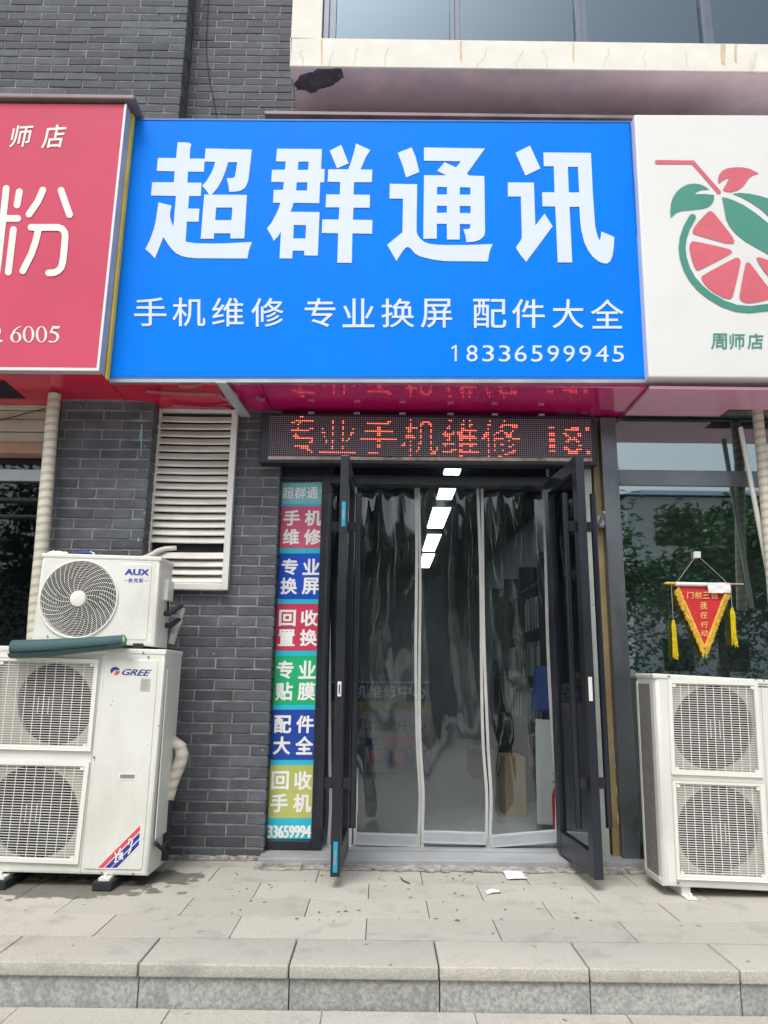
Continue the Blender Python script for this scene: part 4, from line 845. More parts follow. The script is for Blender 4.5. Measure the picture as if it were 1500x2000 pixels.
# --- rolled exercise mat
def roll(path, r0, turns=2.6, th=0.009):
    m, mi = MB(), MB(); P = [Vector(p) for p in path]; n = 46; rings = []
    for i, p in enumerate(P):
        t = (P[min(i + 1, len(P) - 1)] - P[max(i - 1, 0)]).normalized(); a = Vector((0, 0, 1)); a = (a - t * a.dot(t)).normalized(); c = t.cross(a); row_ = []
        k_ = r0[i]
        for j in range(n + 1):
            f = j / n; ang = -0.5 - 2 * math.pi * turns * f; rr = k_ * (1 - 0.62 * f); row_.append(p + (a * math.sin(ang) + c * math.cos(ang)) * rr + t * (0.012 * f))
        rings.append(row_)
    vs = [p for q in rings for p in q]; nn = n + 1
    m.add(vs, [(i * nn + j, i * nn + j + 1, (i + 1) * nn + j + 1, (i + 1) * nn + j) for i in range(len(P) - 1) for j in range(n)])
    return m
mz = gtop + 0.012
pts = [at(x, y, yy) for x, y, yy in ((23, 1267, 4.335), (60, 1266, 4.335), (100, 1264, 4.34), (150, 1260, 4.345), (200, 1256, 4.35), (241, 1252, 4.352))]
rt = thing('rolled_mat', 'rolled dark green exercise mat with a light green inside lying on the tall unit', 'mat', pts[2])
rr = [0.058, 0.058, 0.055, 0.050, 0.045, 0.042]
mo = roll(pts, rr); o = mo.build('roll', M['mat_out'], rt, smooth=True)
inn = [p + (pts[-1] - pts[-2]).normalized() * (0.005 + 0.018 * 1) for p in pts[-2:]]
mi = roll([pts[-2] + (pts[-1] - pts[-2]) * 0.3, pts[-1] + (pts[-1] - pts[-2]).normalized() * 0.006], [0.0365, 0.0365]); mi.build('inner_face', M['mat_in'], rt, smooth=True)
m = MB(); p = pts[-1]; m.add([p + Vector((0.0, -0.03, -0.034)), p + Vector((0.06, -0.02, -0.037)), p + Vector((0.075, 0.01, -0.040)), p + Vector((0.0, 0.02, -0.036))], [(0, 1, 2, 3)]); m.build('loose_flap', M['mat_out'], rt)

# --- unit on the right
HY = 4.335
hu = thing('outdoor_unit', 'white two fan outdoor unit at the right in front of the glass storefront', 'air conditioner', at(1420, 1738, HY))
up2 = [(1305, 1326.5), (1480, 1331.5), (1491, 1519), (1312, 1512)]; lo2 = [(1313, 1522), (1492, 1529), (1504, 1724), (1322, 1717)]
body = ac_body([(1277, 1318), (1610, 1338), (1640, 1750), (1298, 1733)], HY, 0.29, [inq(up2, HY), inq(lo2, HY)], r=0.028); body.build('body', M['white'], hu, smooth=True)
m = MB(); m.pxbox([(1275, 1315), (1611, 1334), (1612, 1344), (1276, 1325)], HY - 0.005, 0.305); m.build('top_cover', M['white'], hu, bevel=0.008)
grille(hu, up2, HY, 37, 9, 1396, 1422, 79, 83, M['white']); grille(hu, lo2, HY, 38, 9, 1406, 1622, 80, 86, M['white'])
screws(hu, [(1306, 1321), (1476, 1326.5), (1492, 1327.5), (1324.5, 1725)], HY - 0.0055)
m = MB(); shapes(m, [[(1485, 1328), (1485.8, 1328), (1508, 1735), (1507.2, 1735)]], HY - 0.001); m.build('seam', M['greyink'], hu)
tl, bl = at(1277, 1330, HY), at(1298, 1725, HY)
def side(y0, y1, z0f, z1f, d):   # quad on the left side face
    def P(y, f): return tl.lerp(bl, f) + Vector((-d, y, 0))
    return [P(y0, z0f), P(y1, z0f), P(y1, z1f), P(y0, z1f)]
m = MB(); m.add(side(0.075, 0.272, 0.015, 0.985, 0.0025), [(0, 1, 2, 3)]); m.build('coil_guard', mat('grey_coil', (0.20, 0.19, 0.18), 0.7, var=0.4, scale=160, stretch=(1, 0.3, 1), bump=0.6, bscale=220), hu)
m = MB()
for y0, y1 in ((0.265, 0.292),): m.hexa(side(y0, y1, 0.0, 1.0, 0.006), side(y0, y1, 0.0, 1.0, 0.0))
m.hexa(side(0.05, 0.265, 0.985, 1.0, 0.006), side(0.05, 0.265, 0.985, 1.0, 0.0)); m.build('side_frame', M['white'], hu)
hz = at(1400, 1736, HY).z
m = MB()
for xx in (1344, 1560):
    p = at(xx, 1738, HY); m.box(p.x - 0.028, p.x + 0.028, HY - 0.05, HY + 0.32, 0.003, 0.011); m.box(p.x - 0.024, p.x + 0.024, HY + 0.03, HY + 0.27, 0.011, hz + 0.01)
    m.tube([Vector((p.x, HY - 0.025, 0.01)), Vector((p.x, HY - 0.025, 0.03))], 0.011, 6)
m.build('feet', M['whitepl'], hu)

# ---------------------------------------------------------------- pipes on the left and right
m = MB(); m.tube([at(x, y, yy) for x, y, yy in ((107, 770, 4.74), (103, 800, 4.74), (98, 860, 4.735), (88, 980, 4.735), (80, 1080, 4.74), (70, 1180, 4.77), (64, 1270, 4.78), (55, 1400, 4.78))], [0.040] * 3 + [0.042] * 5, 16)
tag(m.build('wrapped_pipe', M['wrap'], smooth=True), 'cream tape wrapped pipe going up beside the left brick pier', 'pipe')
m = MB(); m.tube([at(x, y, 4.84) for x, y in ((113, 790), (97, 1000), (86, 1150))], 0.014, 8)
tag(m.build('conduit', M['conduit'], smooth=True), 'slim pinkish conduit behind the cream wrapped pipe', 'pipe')
m = MB(); m.tube([at(x, y, yy) for x, y, yy in ((322, 1446, 4.69), (340, 1450, 4.69), (352, 1459, 4.69), (356, 1474, 4.69), (351, 1492, 4.69), (342, 1512, 4.69), (335, 1532, 4.69), (328, 1560, 4.69))], [0.034, 0.036, 0.038, 0.04, 0.04, 0.04, 0.039, 0.037], 14)
ew = thing('bent_pipe', 'bent tape wrapped pipe with a black lower end behind the tall unit', 'pipe', at(318, 1682, 4.69))
m.build('wrapped_bend', M['wrap'], ew, smooth=True)
m = MB(); m.tube([at(328, 1558, 4.69), at(322, 1620, 4.69), at(318, 1679, 4.69)], 0.033, 12); m.build('black_sleeve', M['foam'], ew, smooth=True)
m = MB(); m.tube([at(x, y, yy) for x, y, yy in ((1474, 770, 4.9), (1479, 800, 4.9), (1487, 880, 4.9), (1494, 960, 4.88), (1502, 1060, 4.86), (1512, 1180, 4.84))], 0.036, 14)
tag(m.build('wrapped_pipe', M['wrap'], smooth=True), 'tape wrapped pipe coming down from the pink soffit', 'pipe')
m = MB(); m.tube([at(1446, 835, 4.93), at(1478, 1000, 4.92), at(1512, 1180, 4.91)], 0.0165, 12)
tag(m.build('white_pole', M['polewhite'], smooth=True), 'thin white pole leaning in front of the right glass', 'pole')

# ---------------------------------------------------------------- left shop window
lw = thing('shop_window', 'dark shop window with a rolled cream shutter left of the brick pier', 'window', (-2.6, 5.1, 0))
LX = XL - 0.015
zz = [Z(50, y, 5.0) for y in (790, 812, 840, 864, 868, 886)]
m = MB()
for i, (a, b, yo) in enumerate(((790, 800, 0.0), (801, 818, 0.012), (819, 842, 0.0), (843, 863, 0.012))): m.box(-5, LX, 5.0 + yo, 5.12, Z(50, b, 5.0), Z(50, a, 5.0) - 0.002)
m.build('shutter', M['cream_shut'], lw, bevel=0.005)
m = MB(); m.box(-5, LX, 4.985, 5.12, Z(50, 886, 5.0), Z(50, 865, 5.0)); m.build('bottom_rail', M['brown_shut'], lw, bevel=0.006)
m = MB(); m.box(-5, LX, 5.14, 5.155, 0.02, Z(50, 886, 5.0)); pn = m.build('pane', M['darkglass'], lw)
m = MB(); zt_ = [Z(40, y, 5.1) for y in (978, 1010, 917, 939)]
m.box(-5, LX, 5.09, 5.138, zt_[0], zt_[0] + 0.02); m.box(-5, LX, 5.09, 5.138, zt_[1], zt_[1] + 0.016); m.box(LX - 0.05, LX, 5.08, 5.138, 0.02, Z(50, 886, 5.0)); m.build('frame', M['black'], lw)
m = MB(); m.box(-5, LX, 5.10, 5.137, zt_[3], zt_[2]); m.build('grey_transom', M['greyal'], lw)
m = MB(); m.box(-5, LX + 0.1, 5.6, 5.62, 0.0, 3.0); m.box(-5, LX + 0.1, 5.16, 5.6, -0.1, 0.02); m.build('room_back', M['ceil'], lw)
m = MB(); m.tube([at(x, y, 4.97) for x, y in ((-20, 824), (20, 816), (55, 806), (88, 798))], 0.004, 6); tag(m.build('shutter_cable', M['rubber']), 'thin black cable drooping in front of the cream shutter', 'cable')
m = MB(); m.box(XL - 0.008, XL - 0.003, PIER - 0.002, 5.12, 0.0, 2.99); m.build('side_trim', M['steel'], lw)

# ---------------------------------------------------------------- entrance: frame, sidelight, doors
DY = 5.17
en = thing('shop_entrance', 'black framed glass entrance with both doors standing open', 'entrance', (0.1, DY, 0.05))
zh1 = Z(800, 903, DY); zh0 = Z(800, 944, DY); zb0 = Z(560, 1657, DY)
xa0, xa1 = X(533, 940, DY), X(551, 940, DY); xa0b = X(505, 1650, DY)
xL0, xL1 = XR + 0.003, X(518, 1640, DY)                  # sidelight left stile
xg1 = X(608, 1637, DY); xm = X(628, 1640, DY); xo1 = X(1098, 1655, DY) + 0.07
m = MB()
m.box(xL0, xL1, DY - 0.03, DY + 0.08, FL, 2.995); m.box(xg1, xm, DY - 0.03, DY + 0.08, FL, 2.995)
ztop = Z(590, 938, DY)
m.box(xL1, xg1, DY - 0.029, DY + 0.079, ztop, ztop + 0.09); m.box(xL1, xg1, DY - 0.029, DY + 0.079, FL, Z(560, 1640, DY))
m.box(xm, xo1, DY - 0.028, DY + 0.078, Z(800, 948, DY), Z(800, 930, DY)); m.box(xo1 - 0.07, xo1, DY - 0.03, DY + 0.08, FL, 2.995)
m.box(xL1, xo1 - 0.07, DY - 0.028, DY + 0.078, 2.90, 2.995)
df = m.build('door_frame', M['black'], en, bevel=0.004)
m = MB(); m.box(xL1, xg1, DY + 0.012, DY + 0.02, Z(560, 1640, DY), ztop); m.build('sidelight_pane', M['glass'], en)
m = MB(); m.box(xm, xo1 - 0.07, DY + 0.012, DY + 0.02, Z(800, 930, DY), 2.90); m.build('transom_pane', M['glass'], en)
def door(front_px, hinge_px, edge_out, lab, inner_side):
    F0 = at(front_px[0], 1300, 4.42); H0 = at(hinge_px[0], 1300, DY - 0.03)
    F_ = Vector((F0.x, 4.42, 0)); H_ = Vector((H0.x, DY - 0.04, 0)); d = (H_ - F_); Ln = d.length; d.normalize(); nrm = Vector((-d.y, d.x, 0)) * inner_side
    z0, z1 = 0.062, Z(front_px[0], 889, 4.42)
    def bx(mb, s0, s1, t0, t1, za, zb):
        c = [F_ + d * s + nrm * t for s, t in ((s0, t0), (s1, t0), (s1, t1), (s0, t1))]
        mb.hexa([p + Vector((0, 0, za)) for p in c], [p + Vector((0, 0, zb)) for p in c])
    th = 0.026; m = MB()
    bx(m, 0, 0.085, -th, th, z0, z1); bx(m, Ln - 0.085, Ln, -th, th, z0, z1); bx(m, 0.085, Ln - 0.085, -th * .95, th * .95, z1 - 0.09, z1); bx(m, 0.085, Ln - 0.085, -th * .95, th * .95, z0, z0 + 0.13)
    dr = m.build('door', M['black'], en, bevel=0.003); dr['label'] = lab
    m = MB(); bx(m, 0.085, Ln - 0.085, -0.004, 0.004, z0 + 0.13, z1 - 0.09); m.build('pane', M['glass'], dr)
    zt0, zt1 = Z(front_px[0], 963, 4.45), Z(front_px[0], 1618, 4.45)
    for sgn in (-1, 1):
        m = MB(); c = F_ + d * 0.05 + nrm * sgn * (th + 0.062); m.tube([c + Vector((0, 0, zt1)), c + Vector((0, 0, zt0))], 0.019, 12)
        for zz_ in (zt0 - 0.21, zt1 + 0.24):
            a = F_ + d * 0.05 + nrm * sgn * th; b = F_ + d * 0.05 + nrm * sgn * (th + 0.05)
            m.hexa([a + Vector((0, -.012, zz_ - .03)), a + Vector((0, .012, zz_ - .03)), b + Vector((0, .012, zz_ - .03)), b + Vector((0, -.012, zz_ - .03))], [a + Vector((0, -.012, zz_ + .03)), a + Vector((0, .012, zz_ + .03)), b + Vector((0, .012, zz_ + .03)), b + Vector((0, -.012, zz_ + .03))])
        m.build('handle', M['blackgloss'], dr, smooth=True)
    return dr, F_, d, nrm, th, z0, z1
dl, F1, d1, n1, th1, z0d, z1d = door((664, 0), (681, 0), 1, 'left door leaf seen edge on', 1)
def edge_plate(dr, F_, d, nrm, za, zb, w_, name, mm):
    m = MB(); c = [F_ - d * 0.0025 + nrm * t for t in (-w_, w_)]; c2 = [p + d * 0.002 for p in c]
    m.hexa([c[0] + Vector((0, 0, za)), c[1] + Vector((0, 0, za)), c2[1] + Vector((0, 0, za)), c2[0] + Vector((0, 0, za))], [c[0] + Vector((0, 0, zb)), c[1] + Vector((0, 0, zb)), c2[1] + Vector((0, 0, zb)), c2[0] + Vector((0, 0, zb))]); m.build(name, mm, dr)
zf = lambda y: Z(660, y, 4.42)
edge_plate(dl, F1, d1, n1, zf(1028), zf(980), 0.012, 'edge_sticker', M['tealtape']); edge_plate(dl, F1, d1, n1, zf(1704), zf(1644), 0.012, 'edge_sticker', M['tealtape'])
edge_plate(dl, F1 - d1 * 0.002, d1, n1, zf(1014), zf(995), 0.005, 'bolt_plate', M['greyal']); edge_plate(dl, F1 - d1 * 0.002, d1, n1, zf(1690), zf(1662), 0.005, 'bolt_plate', M['greyal'])
edge_plate(dl, F1, d1, n1, zf(1360), zf(1331), 0.011, 'lock_plate', M['ventf']); edge_plate(dl, F1 - d1 * 0.002, d1, n1, zf(1355), zf(1337), 0.0035, 'lock_slot', M['navydark'])
drr, F2, d2, n2, th2, _, _ = door((1151, 0), (1082, 0), 1, 'right door leaf swung outwards', 1)
zf2 = lambda y: Z(1150, y, 4.42)
edge_plate(drr, F2, d2, n2, zf2(1369), zf2(1322), 0.011, 'lock_plate', M['ventf'])
# old painted frame and tan board right of the door
m = MB(); xf0 = X(1141, 1000, 5.12); m.box(xf0, xf0 + 0.052, 5.08, 5.2, 0.02, 2.99)
tag(m.build('old_door_frame', M['palegreen'], bevel=0.004), 'pale painted old door post beside the right open door', 'post')
m = MB(); xt0 = xf0 + 0.075; m.box(xt0, xt0 + 0.088, 5.10, 5.2, 0.01, 2.99)
tag(m.build('tan_board', M['tan'], bevel=0.004), 'tan upright board with a ragged sealant seam beside the steel column', 'board')
m = MB(); pts = [(xt0 + 0.05 + 0.006 * math.sin(i * 1.3) + 0.01 * i / 30, 5.097, 0.15 + 1.0 * i / 30) for i in range(31)]; m.tube(pts, [0.006 + 0.003 * random.random() for _ in pts], 6)
tag(m.build('sealant_seam', mat('sealant', (0.6, 0.58, 0.52), 0.7), smooth=True), 'ragged white bead of sealant on the tan board', 'sealant')
m = MB(); m.tube([at(1172, 1020, 5.0), at(1180, 1000, 4.92)], 0.011, 10); m.tube([at(1170, 1022, 5.06), at(1176, 1022, 5.0)], 0.02, 10); m.box(*sorted((X(1166, 1015, 5.08), X(1182, 1015, 5.08))), 5.07, 5.085, Z(1170, 1031, 5.08), Z(1170, 1008, 5.08))
tag(m.build('flag_holder', M['greyal'], smooth=True), 'small steel flag holder tube on the tan board', 'holder')

# ---------------------------------------------------------------- banner in the sidelight
BNY = DY + 0.006
bn = thing('window_banner', 'tall narrow banner of coloured blocks with white characters in the sidelight', 'banner', at(565, 1637, BNY))
TL, TR, BR, BL = Vector((552, 943)), Vector((634, 943)), Vector((608.5, 1639)), Vector((519.5, 1639))
def bq(u, y):
    t = (y - 943) / 696; return TL.lerp(BL, t).lerp(TR.lerp(BR, t), u)
def bquad(u0, u1, y0, y1): return [tuple(bq(u0, y0)), tuple(bq(u1, y0)), tuple(bq(u1, y1)), tuple(bq(u0, y1))]
m = MB(); m.pxbox(bquad(0, 1, 943, 1639), BNY, 0.003); m.build('backing', M['teal'], bn)
m = MB(); shapes(m, [bquad(0, 1, 943, 984)], BNY - 0.001); m.build('pale_header', mat('pale_teal_film', (0.22, 0.55, 0.60), 0.4), bn)
blocks = [(988.5, 1071, 'b_pink', '手机', '维修', (996, 1027), (1033, 1064)), (1081, 1170, 'b_blue', '专业', '换屏', (1091, 1123), (1128, 1161)), (1179, 1271, 'b_red', '回收', '置换', (1191, 1223), (1229, 1262)),
          (1281, 1376, 'b_green', '专业', '贴膜', (1290, 1326), (1332, 1368)), (1386, 1484, 'b_dblue', '配件', '大全', (1397, 1432), (1438, 1474)), (1494.5, 1598, 'b_olive', '回收', '手机', (1506, 1543), (1550, 1587))]
for y0, y1, mm, t1, t2, r1, r2_ in blocks:
    m = MB(); Q = bquad(0.0, 1.0, y0, y1); shapes(m, [Q[:1] + [tuple(bq(0.96, y0)), tuple(bq(0.995, y0 + 3)), tuple(bq(0.995, y1 - 3)), tuple(bq(0.96, y1)), tuple(bq(0.04, y1)), tuple(bq(0.0, y1 - 3))]], BNY - 0.001); cb = m.build('colour_block', M[mm], bn); tx = MB()
    for t, rr_ in ((t1, r1), (t2, r2_)):
        for i, ch in enumerate(t): letter(tx, ch, bquad((0.06, 0.56)[i], (0.45, 0.96)[i], *rr_), BNY - 0.0022, 0.03)
    tx.build('white_lettering', M['lighttxt'], cb)
tx = MB()
for i, ch in enumerate('超群通'): letter(tx, ch, bquad(0.01 + 0.29 * i, 0.27 + 0.29 * i, 951, 974), BNY - 0.0022, 0.018)
letter(tx, '讠', bquad(0.90, 0.99, 951, 974), BNY - 0.0022, 0.018); tx.build('header_lettering', M['lighttxt'], bn); tx = MB()
letter(tx, '8336599945'[1:9], bquad(0.02, 0.985, 1612, 1637), BNY - 0.0022, 0.016)
tx.build('phone_lettering', M['lighttxt'], bn)

# ---------------------------------------------------------------- clear strip curtain, four panels
CY = 5.29
tr_ = MB(); tr_.box(xm + 0.02, xo1 - 0.05, CY - 0.015, CY + 0.02, Z(800, 951, CY), Z(800, 946, CY)); 
tag(tr_.build('curtain_rail', mat('rail_grey', (0.22, 0.23, 0.25), 0.4), bevel=0.002), 'slim dark rail carrying the clear plastic curtain', 'rail')
zt = Z(800, 951, CY)
pan = [(640, 690, 640, 687, 1640, 1640, 'clear curtain strip half hidden behind the left open door'), (691, 814, 688, 819, 1616, 1620, 'clear curtain strip left of the middle showing the counter lettering'), (815, 936, 820, 952, 1612, 1616, 'clear curtain strip in the middle under the row of ceiling lights'), (937, 1062, 953, 1090, 1622, 1611, 'rightmost clear curtain strip with its weight bar hanging askew')]
for k, (a, b, c, d, y0, y1, lb) in enumerate(pan):
    T0, T1 = at(a, 951, CY), at(b, 951, CY); B0, B1 = at(c, y0 + 42, CY), at(d, y1 + 42, CY)
    cp = thing('curtain_strip', lb, 'curtain', (B0 + B1) / 2, 'clear plastic curtain strips in the doorway')
    rk = random.Random(k * 7 + 1); ph = [rk.uniform(0, 6) for _ in range(6)]
    def pt(u, v):
        p = T0.lerp(T1, u).lerp(B0.lerp(B1, u), v)
        y = 0.011 * math.sin(u * 9 + ph[0] + 1.2 * math.sin(v * 5 + ph[1])) * (1.0 - 0.5 * v) + 0.010 * math.sin(v * 7 + ph[2] + u * 2) + 0.016 * math.exp(-v * 9) * math.sin(u * 17 + ph[3])
        x = 0.006 * math.sin(v * 8 + ph[4]) + (0.012 * math.exp(-((v - 0.86) / 0.08) ** 2) if True else 0)
        return Vector((p.x + x * (1 if k != 1 else 1), p.y + y, p.z))
    nu, nv = 26, 70; m = MB(); vs = [pt(i / nu, j / nv) for j in range(nv + 1) for i in range(nu + 1)]
    m.add(vs, [(j * (nu + 1) + i, j * (nu + 1) + i + 1, (j + 1) * (nu + 1) + i + 1, (j + 1) * (nu + 1) + i) for j in range(nv) for i in range(nu)])
    m.build('clear_sheet', M['pvc'], cp, smooth=True)
    for u in (0.0, 1.0):
        m = MB(); wdt = 0.010
        for j in range(nv):
            p, q = pt(u, j / nv), pt(u, (j + 1) / nv); e = Vector((wdt, 0, 0)); f = Vector((0, -0.006, 0)); bk = Vector((0, 0.004, 0)); sh = Vector((-wdt if u == 1 else wdt, 0, 0))
            m.hexa([p - e + f + sh, p + e + f + sh, q + e + f + sh, q - e + f + sh], [p - e + bk + sh, p + e + bk + sh, q + e + bk + sh, q - e + bk + sh])
        m.build('magnet_strip', M['strip'], cp)
    m = MB(); L0, L1 = B0.lerp(B1, 0.03), B0.lerp(B1, 0.97); up_ = Vector((0, 0, 0.105)); lo_ = Vector((0, 0, 0.03)); f = Vector((0, -0.026, 0)); g = Vector((0, 0.012, 0))
    m.hexa([L0 + up_ + f, L1 + up_ + f, L1 + lo_ + f, L0 + lo_ + f], [L0 + up_ + g, L1 + up_ + g, L1 + lo_ + g, L0 + lo_ + g])
    wb = m.build('weight_bar', M['bar'], cp, bevel=0.008)
    m = MB(); e1, e2 = Vector((0.012, 0, 0.012)), Vector((-0.012, 0, 0.012)); f2 = Vector((0, -0.0275, 0))
    m.plate([L0 + up_ + f2, L1 + up_ + f2, L1 + lo_ + f2, L0 + lo_ + f2], [[L0 + up_ + f2 + Vector((.012, 0, -.012)), L1 + up_ + f2 + Vector((-.012, 0, -.012)), L1 + lo_ + f2 + Vector((-.012, 0, .012)), L0 + lo_ + f2 + Vector((.012, 0, .012))]], 0.002); m.build('bar_rim', M['strip'], wb)

# ---------------------------------------------------------------- inside the shop
def ceil_lamp(x, y, w_, l_, lb):
    t = thing('ceiling_light', lb, 'lamp', (x, y, 2.985), 'row of ceiling light panels in the shop')
    m = MB(); m.box(x - w_ / 2, x + w_ / 2, y - l_ / 2, y + l_ / 2, 2.975, 2.985); m.build('diffuser', M['lit'], t)
    m = MB(); m.box(x - w_ / 2 - .01, x + w_ / 2 + .01, y - l_ / 2 - .01, y + l_ / 2 + .01, 2.9855, 3.0); m.build('frame', M['white'], t)
for (x0, y0, x1, y1), lb in (((864, 918, 902, 928), 'nearest ceiling light panel just behind the top of the door frame'), ((853, 952, 890, 976), 'second ceiling light panel from the door, at the top of the curtain'), ((836, 993, 876, 1032), 'third ceiling light panel from the door, the longest one'), ((827, 1045, 858, 1077), 'fourth ceiling light panel from the door'), ((819, 1083, 846, 1109), 'farthest ceiling light panel deep in the shop')):
    n_, f_ = onz((x0 + x1) / 2, y0, 2.975), onz((x0 + x1) / 2, y1, 2.975)
    wd = abs(onz(x1, (y0 + y1) / 2, 2.975).x - onz(x0, (y0 + y1) / 2, 2.975).x) * 0.8
    ceil_lamp((n_.x + f_.x) / 2, (n_.y + f_.y) / 2, wd, abs(n_.y - f_.y), lb)
# counter with posters
QY = 9.0
ct = thing('shop_counter', 'service counter deep in the shop with navy and white poster front', 'counter', at(760, 1510, QY))
cx0, cx1 = X(600, 1400, QY), X(842, 1400, QY); cz = Z(760, 1332, QY)
m = MB(); m.box(cx0, cx1, QY, QY + 0.5, FL, cz); m.build('front', mat('counter_grey', (0.30, 0.31, 0.33), 0.5), ct, bevel=0.01)
m = MB(); shapes(m, [[(605, 1334), (842, 1334), (842, 1369), (605, 1369)]], QY - 0.002); m.build('navy_band', mat('navy_band', (0.015, 0.03, 0.16), 0.4), ct)
m = MB(); shapes(m, [[(605, 1370), (842, 1370), (842, 1386), (605, 1386)]], QY - 0.002); m.build('yellow_band', mat('yellow_band', (0.45, 0.36, 0.06), 0.5), ct)
m = MB()
for i, ch in enumerate('手机维修中心'): letter(m, ch, (662 + 29 * i, 1338, 687 + 29 * i, 1364), QY - 0.004, 0.015)
m.build('pale_lettering', M['lighttxt'], ct)
m = MB()
for i, ch in enumerate('手机维修中心'): letter(m, ch, (662 + 29 * i, 1402, 687 + 29 * i, 1428), QY - 0.004, 0.018)
m.build('dark_lettering', M['navydark'], ct)
for a, b, y0, y1, c_ in ((716, 740, 1440, 1456, 'b_dblue'), (745, 789, 1440, 1456, 'b_red'), (792, 834, 1440, 1456, 'b_red'), (748, 766, 1467, 1490, 'b_dblue'), (768, 789, 1467, 1490, 'b_red'), (792, 810, 1467, 1490, 'b_dblue'), (815, 834, 1467, 1490, 'b_red'), (716, 742, 1467, 1490, 'b_red')):
    m = MB(); shapes(m, [[(a, y0), (b, y0), (b, y1), (a, y1)]], QY - 0.003); m.build('poster_tag', M[c_], ct)
# shelf with binders on the right
sh = thing('shelf_unit', 'black shelf unit along the right wall of the shop', 'shelf', (1.5, 7.0, FL))
SX = 1.32
m = MB()
for yy in (6.3, 7.2, 8.1, 9.0): m.box(SX, 1.75, yy - 0.02, yy + 0.02, FL, 2.2)
for zz_ in (0.35, 0.75, 1.15, 1.55, 1.95): m.box(SX + 0.01, 1.745, 6.32, 8.98, zz_ - 0.012, zz_ + 0.012)
m.build('frame', M['shelf'], sh)
rk = random.Random(11)
bcols = [mat('binder_white', (0.7, 0.7, 0.7), 0.5), mat('binder_grey', (0.40, 0.42, 0.45), 0.5), mat('binder_teal', (0.03, 0.26, 0.22), 0.5), mat('binder_tan', (0.3, 0.22, 0.12), 0.6), mat('binder_red', (0.3, 0.04, 0.05), 0.5)]
proto = None
cn = ['white', 'grey', 'teal', 'tan', 'red']
for zi, z0 in enumerate((0.362, 0.762, 1.162, 1.562)):
    yy = 6.36
    while yy < 7.1 or (yy < 8.0 and zi in (1, 2)):
        if 7.12 < yy < 7.26: yy = 7.26
        th = rk.uniform(0.04, 0.08); ci = rk.choice([0, 0, 1, 2, 3, 1, 4]); h = rk.uniform(0.24, 0.31)
        m = MB(); m.box(SX + 0.03, SX + 0.25, yy, yy + th - 0.004, z0, z0 + h)
        o = m.build('binder', bcols[ci], bevel=0.003); tag(o, '%s binder standing on the %s board of the black shelf' % (cn[ci], ('lowest', 'second', 'third', 'top')[zi]), 'binder', '%s binders on the %s board' % (cn[ci], ('lowest', 'second', 'third', 'top')[zi])); yy += th
# white board, extinguisher, blue cloth, boxes, plant
m = MB(); m.pxbox([(1046, 1405), (1091, 1407), (1096, 1612), (1049, 1610)], 5.75, 0.03)
tag(m.build('white_board', mat('grey_white_board', (0.50, 0.51, 0.50), 0.5, var=0.1), bevel=0.004), 'upright white board leaning inside the entrance at the right', 'board')
m = MB(); m.pxbox([(1048, 1300), (1086, 1300), (1089, 1392), (1040, 1390)], 5.9, 0.12)
tag(m.build('hanging_cloth', M['bluecloth'], bevel=0.03, seg=3, smooth=True), 'blue cloth hanging above the white board inside', 'cloth')
ex = thing('fire_extinguisher', 'red fire extinguisher on the floor beside the right door hinge', 'extinguisher', at(1090, 1650, 5.42))
c = at(1098, 1640, 5.47); m = MB(); prof = [(0.0, 0.055), (0.02, 0.06), (0.30, 0.06), (0.35, 0.045), (0.38, 0.02), (0.42, 0.018)]
m.tube([Vector((c.x, c.y, FL + h)) for h, r_ in prof], [r_ for h, r_ in prof], 18); m.build('cylinder', M['extred'], ex, smooth=True)
m = MB(); m.tube([Vector((c.x + 0.02, c.y, FL + 0.42)), Vector((c.x - 0.05, c.y - 0.02, FL + 0.45))], 0.008, 6); m.tube([Vector((c.x + 0.02, c.y, FL + 0.40)), Vector((c.x - 0.05, c.y - 0.02, FL + 0.395))], 0.008, 6); m.build('lever', M['extred'], ex)
for q, yy, d_, lb in (([(986, 1478), (1026, 1480), (1028, 1600), (988, 1596)], 6.4, 0.35, 'open cardboard box on the shop floor beside the shelf'), ([(920, 1462), (952, 1466), (954, 1508), (920, 1500)], 8.9, 0.4, 'small cardboard box far back near the counter')):
    m = MB(); a = [at(x, y, yy) for x, y in q]; zlow = FL + 0.001
    m.box(min(p.x for p in a), max(p.x for p in a), yy, yy + d_, zlow, max(p.z for p in a)); tag(m.build('cardboard_box', M['card'], bevel=0.004), lb, 'box')
# ---------------------------------------------------------------- glass storefront on the right
GS = 5.03
gs = thing('glass_storefront', 'tinted glass storefront with dull steel column and transom at the right', 'storefront', (2.6, GS, 0))
cxa, cxb = X(1176, 900, GS), X(1207, 900, GS)
m = MB(); m.box(cxa, cxb, GS, GS + 0.14, 0.01, 2.97); m.build('column', M['steel'], gs, bevel=0.006)
zt0, zt1 = Z(1300, 947, GS), Z(1300, 917, GS); zt2 = Z(1300, 893, GS)
m = MB(); m.box(cxb + 0.001, 5.0, GS + 0.012, GS + 0.12, zt0, zt1); m.build('transom', M['steel'], gs, bevel=0.005)
m = MB(); m.box(cxb + 0.001, 5.0, GS + 0.03, GS + 0.038, 0.02, zt0); m.build('pane', M['shopglass'], gs)
m = MB(); m.box(cxb + 0.001, 5.0, GS + 0.03, GS + 0.038, zt1, 2.97); m.build('pane', M['shopglass'], gs)
xm_ = X(1432, 1000, GS + .1)
m = MB(); m.box(xm_, xm_ + 0.06, GS + 0.075, GS + 0.2, 0.02, 2.97); m.build('mullion', M['black'], gs)
m = MB(); m.box(cxb + 0.001, 5.0, GS - 0.006, GS + 0.028, 0.006, 0.09); m.build('base_rail', M['black'], gs)
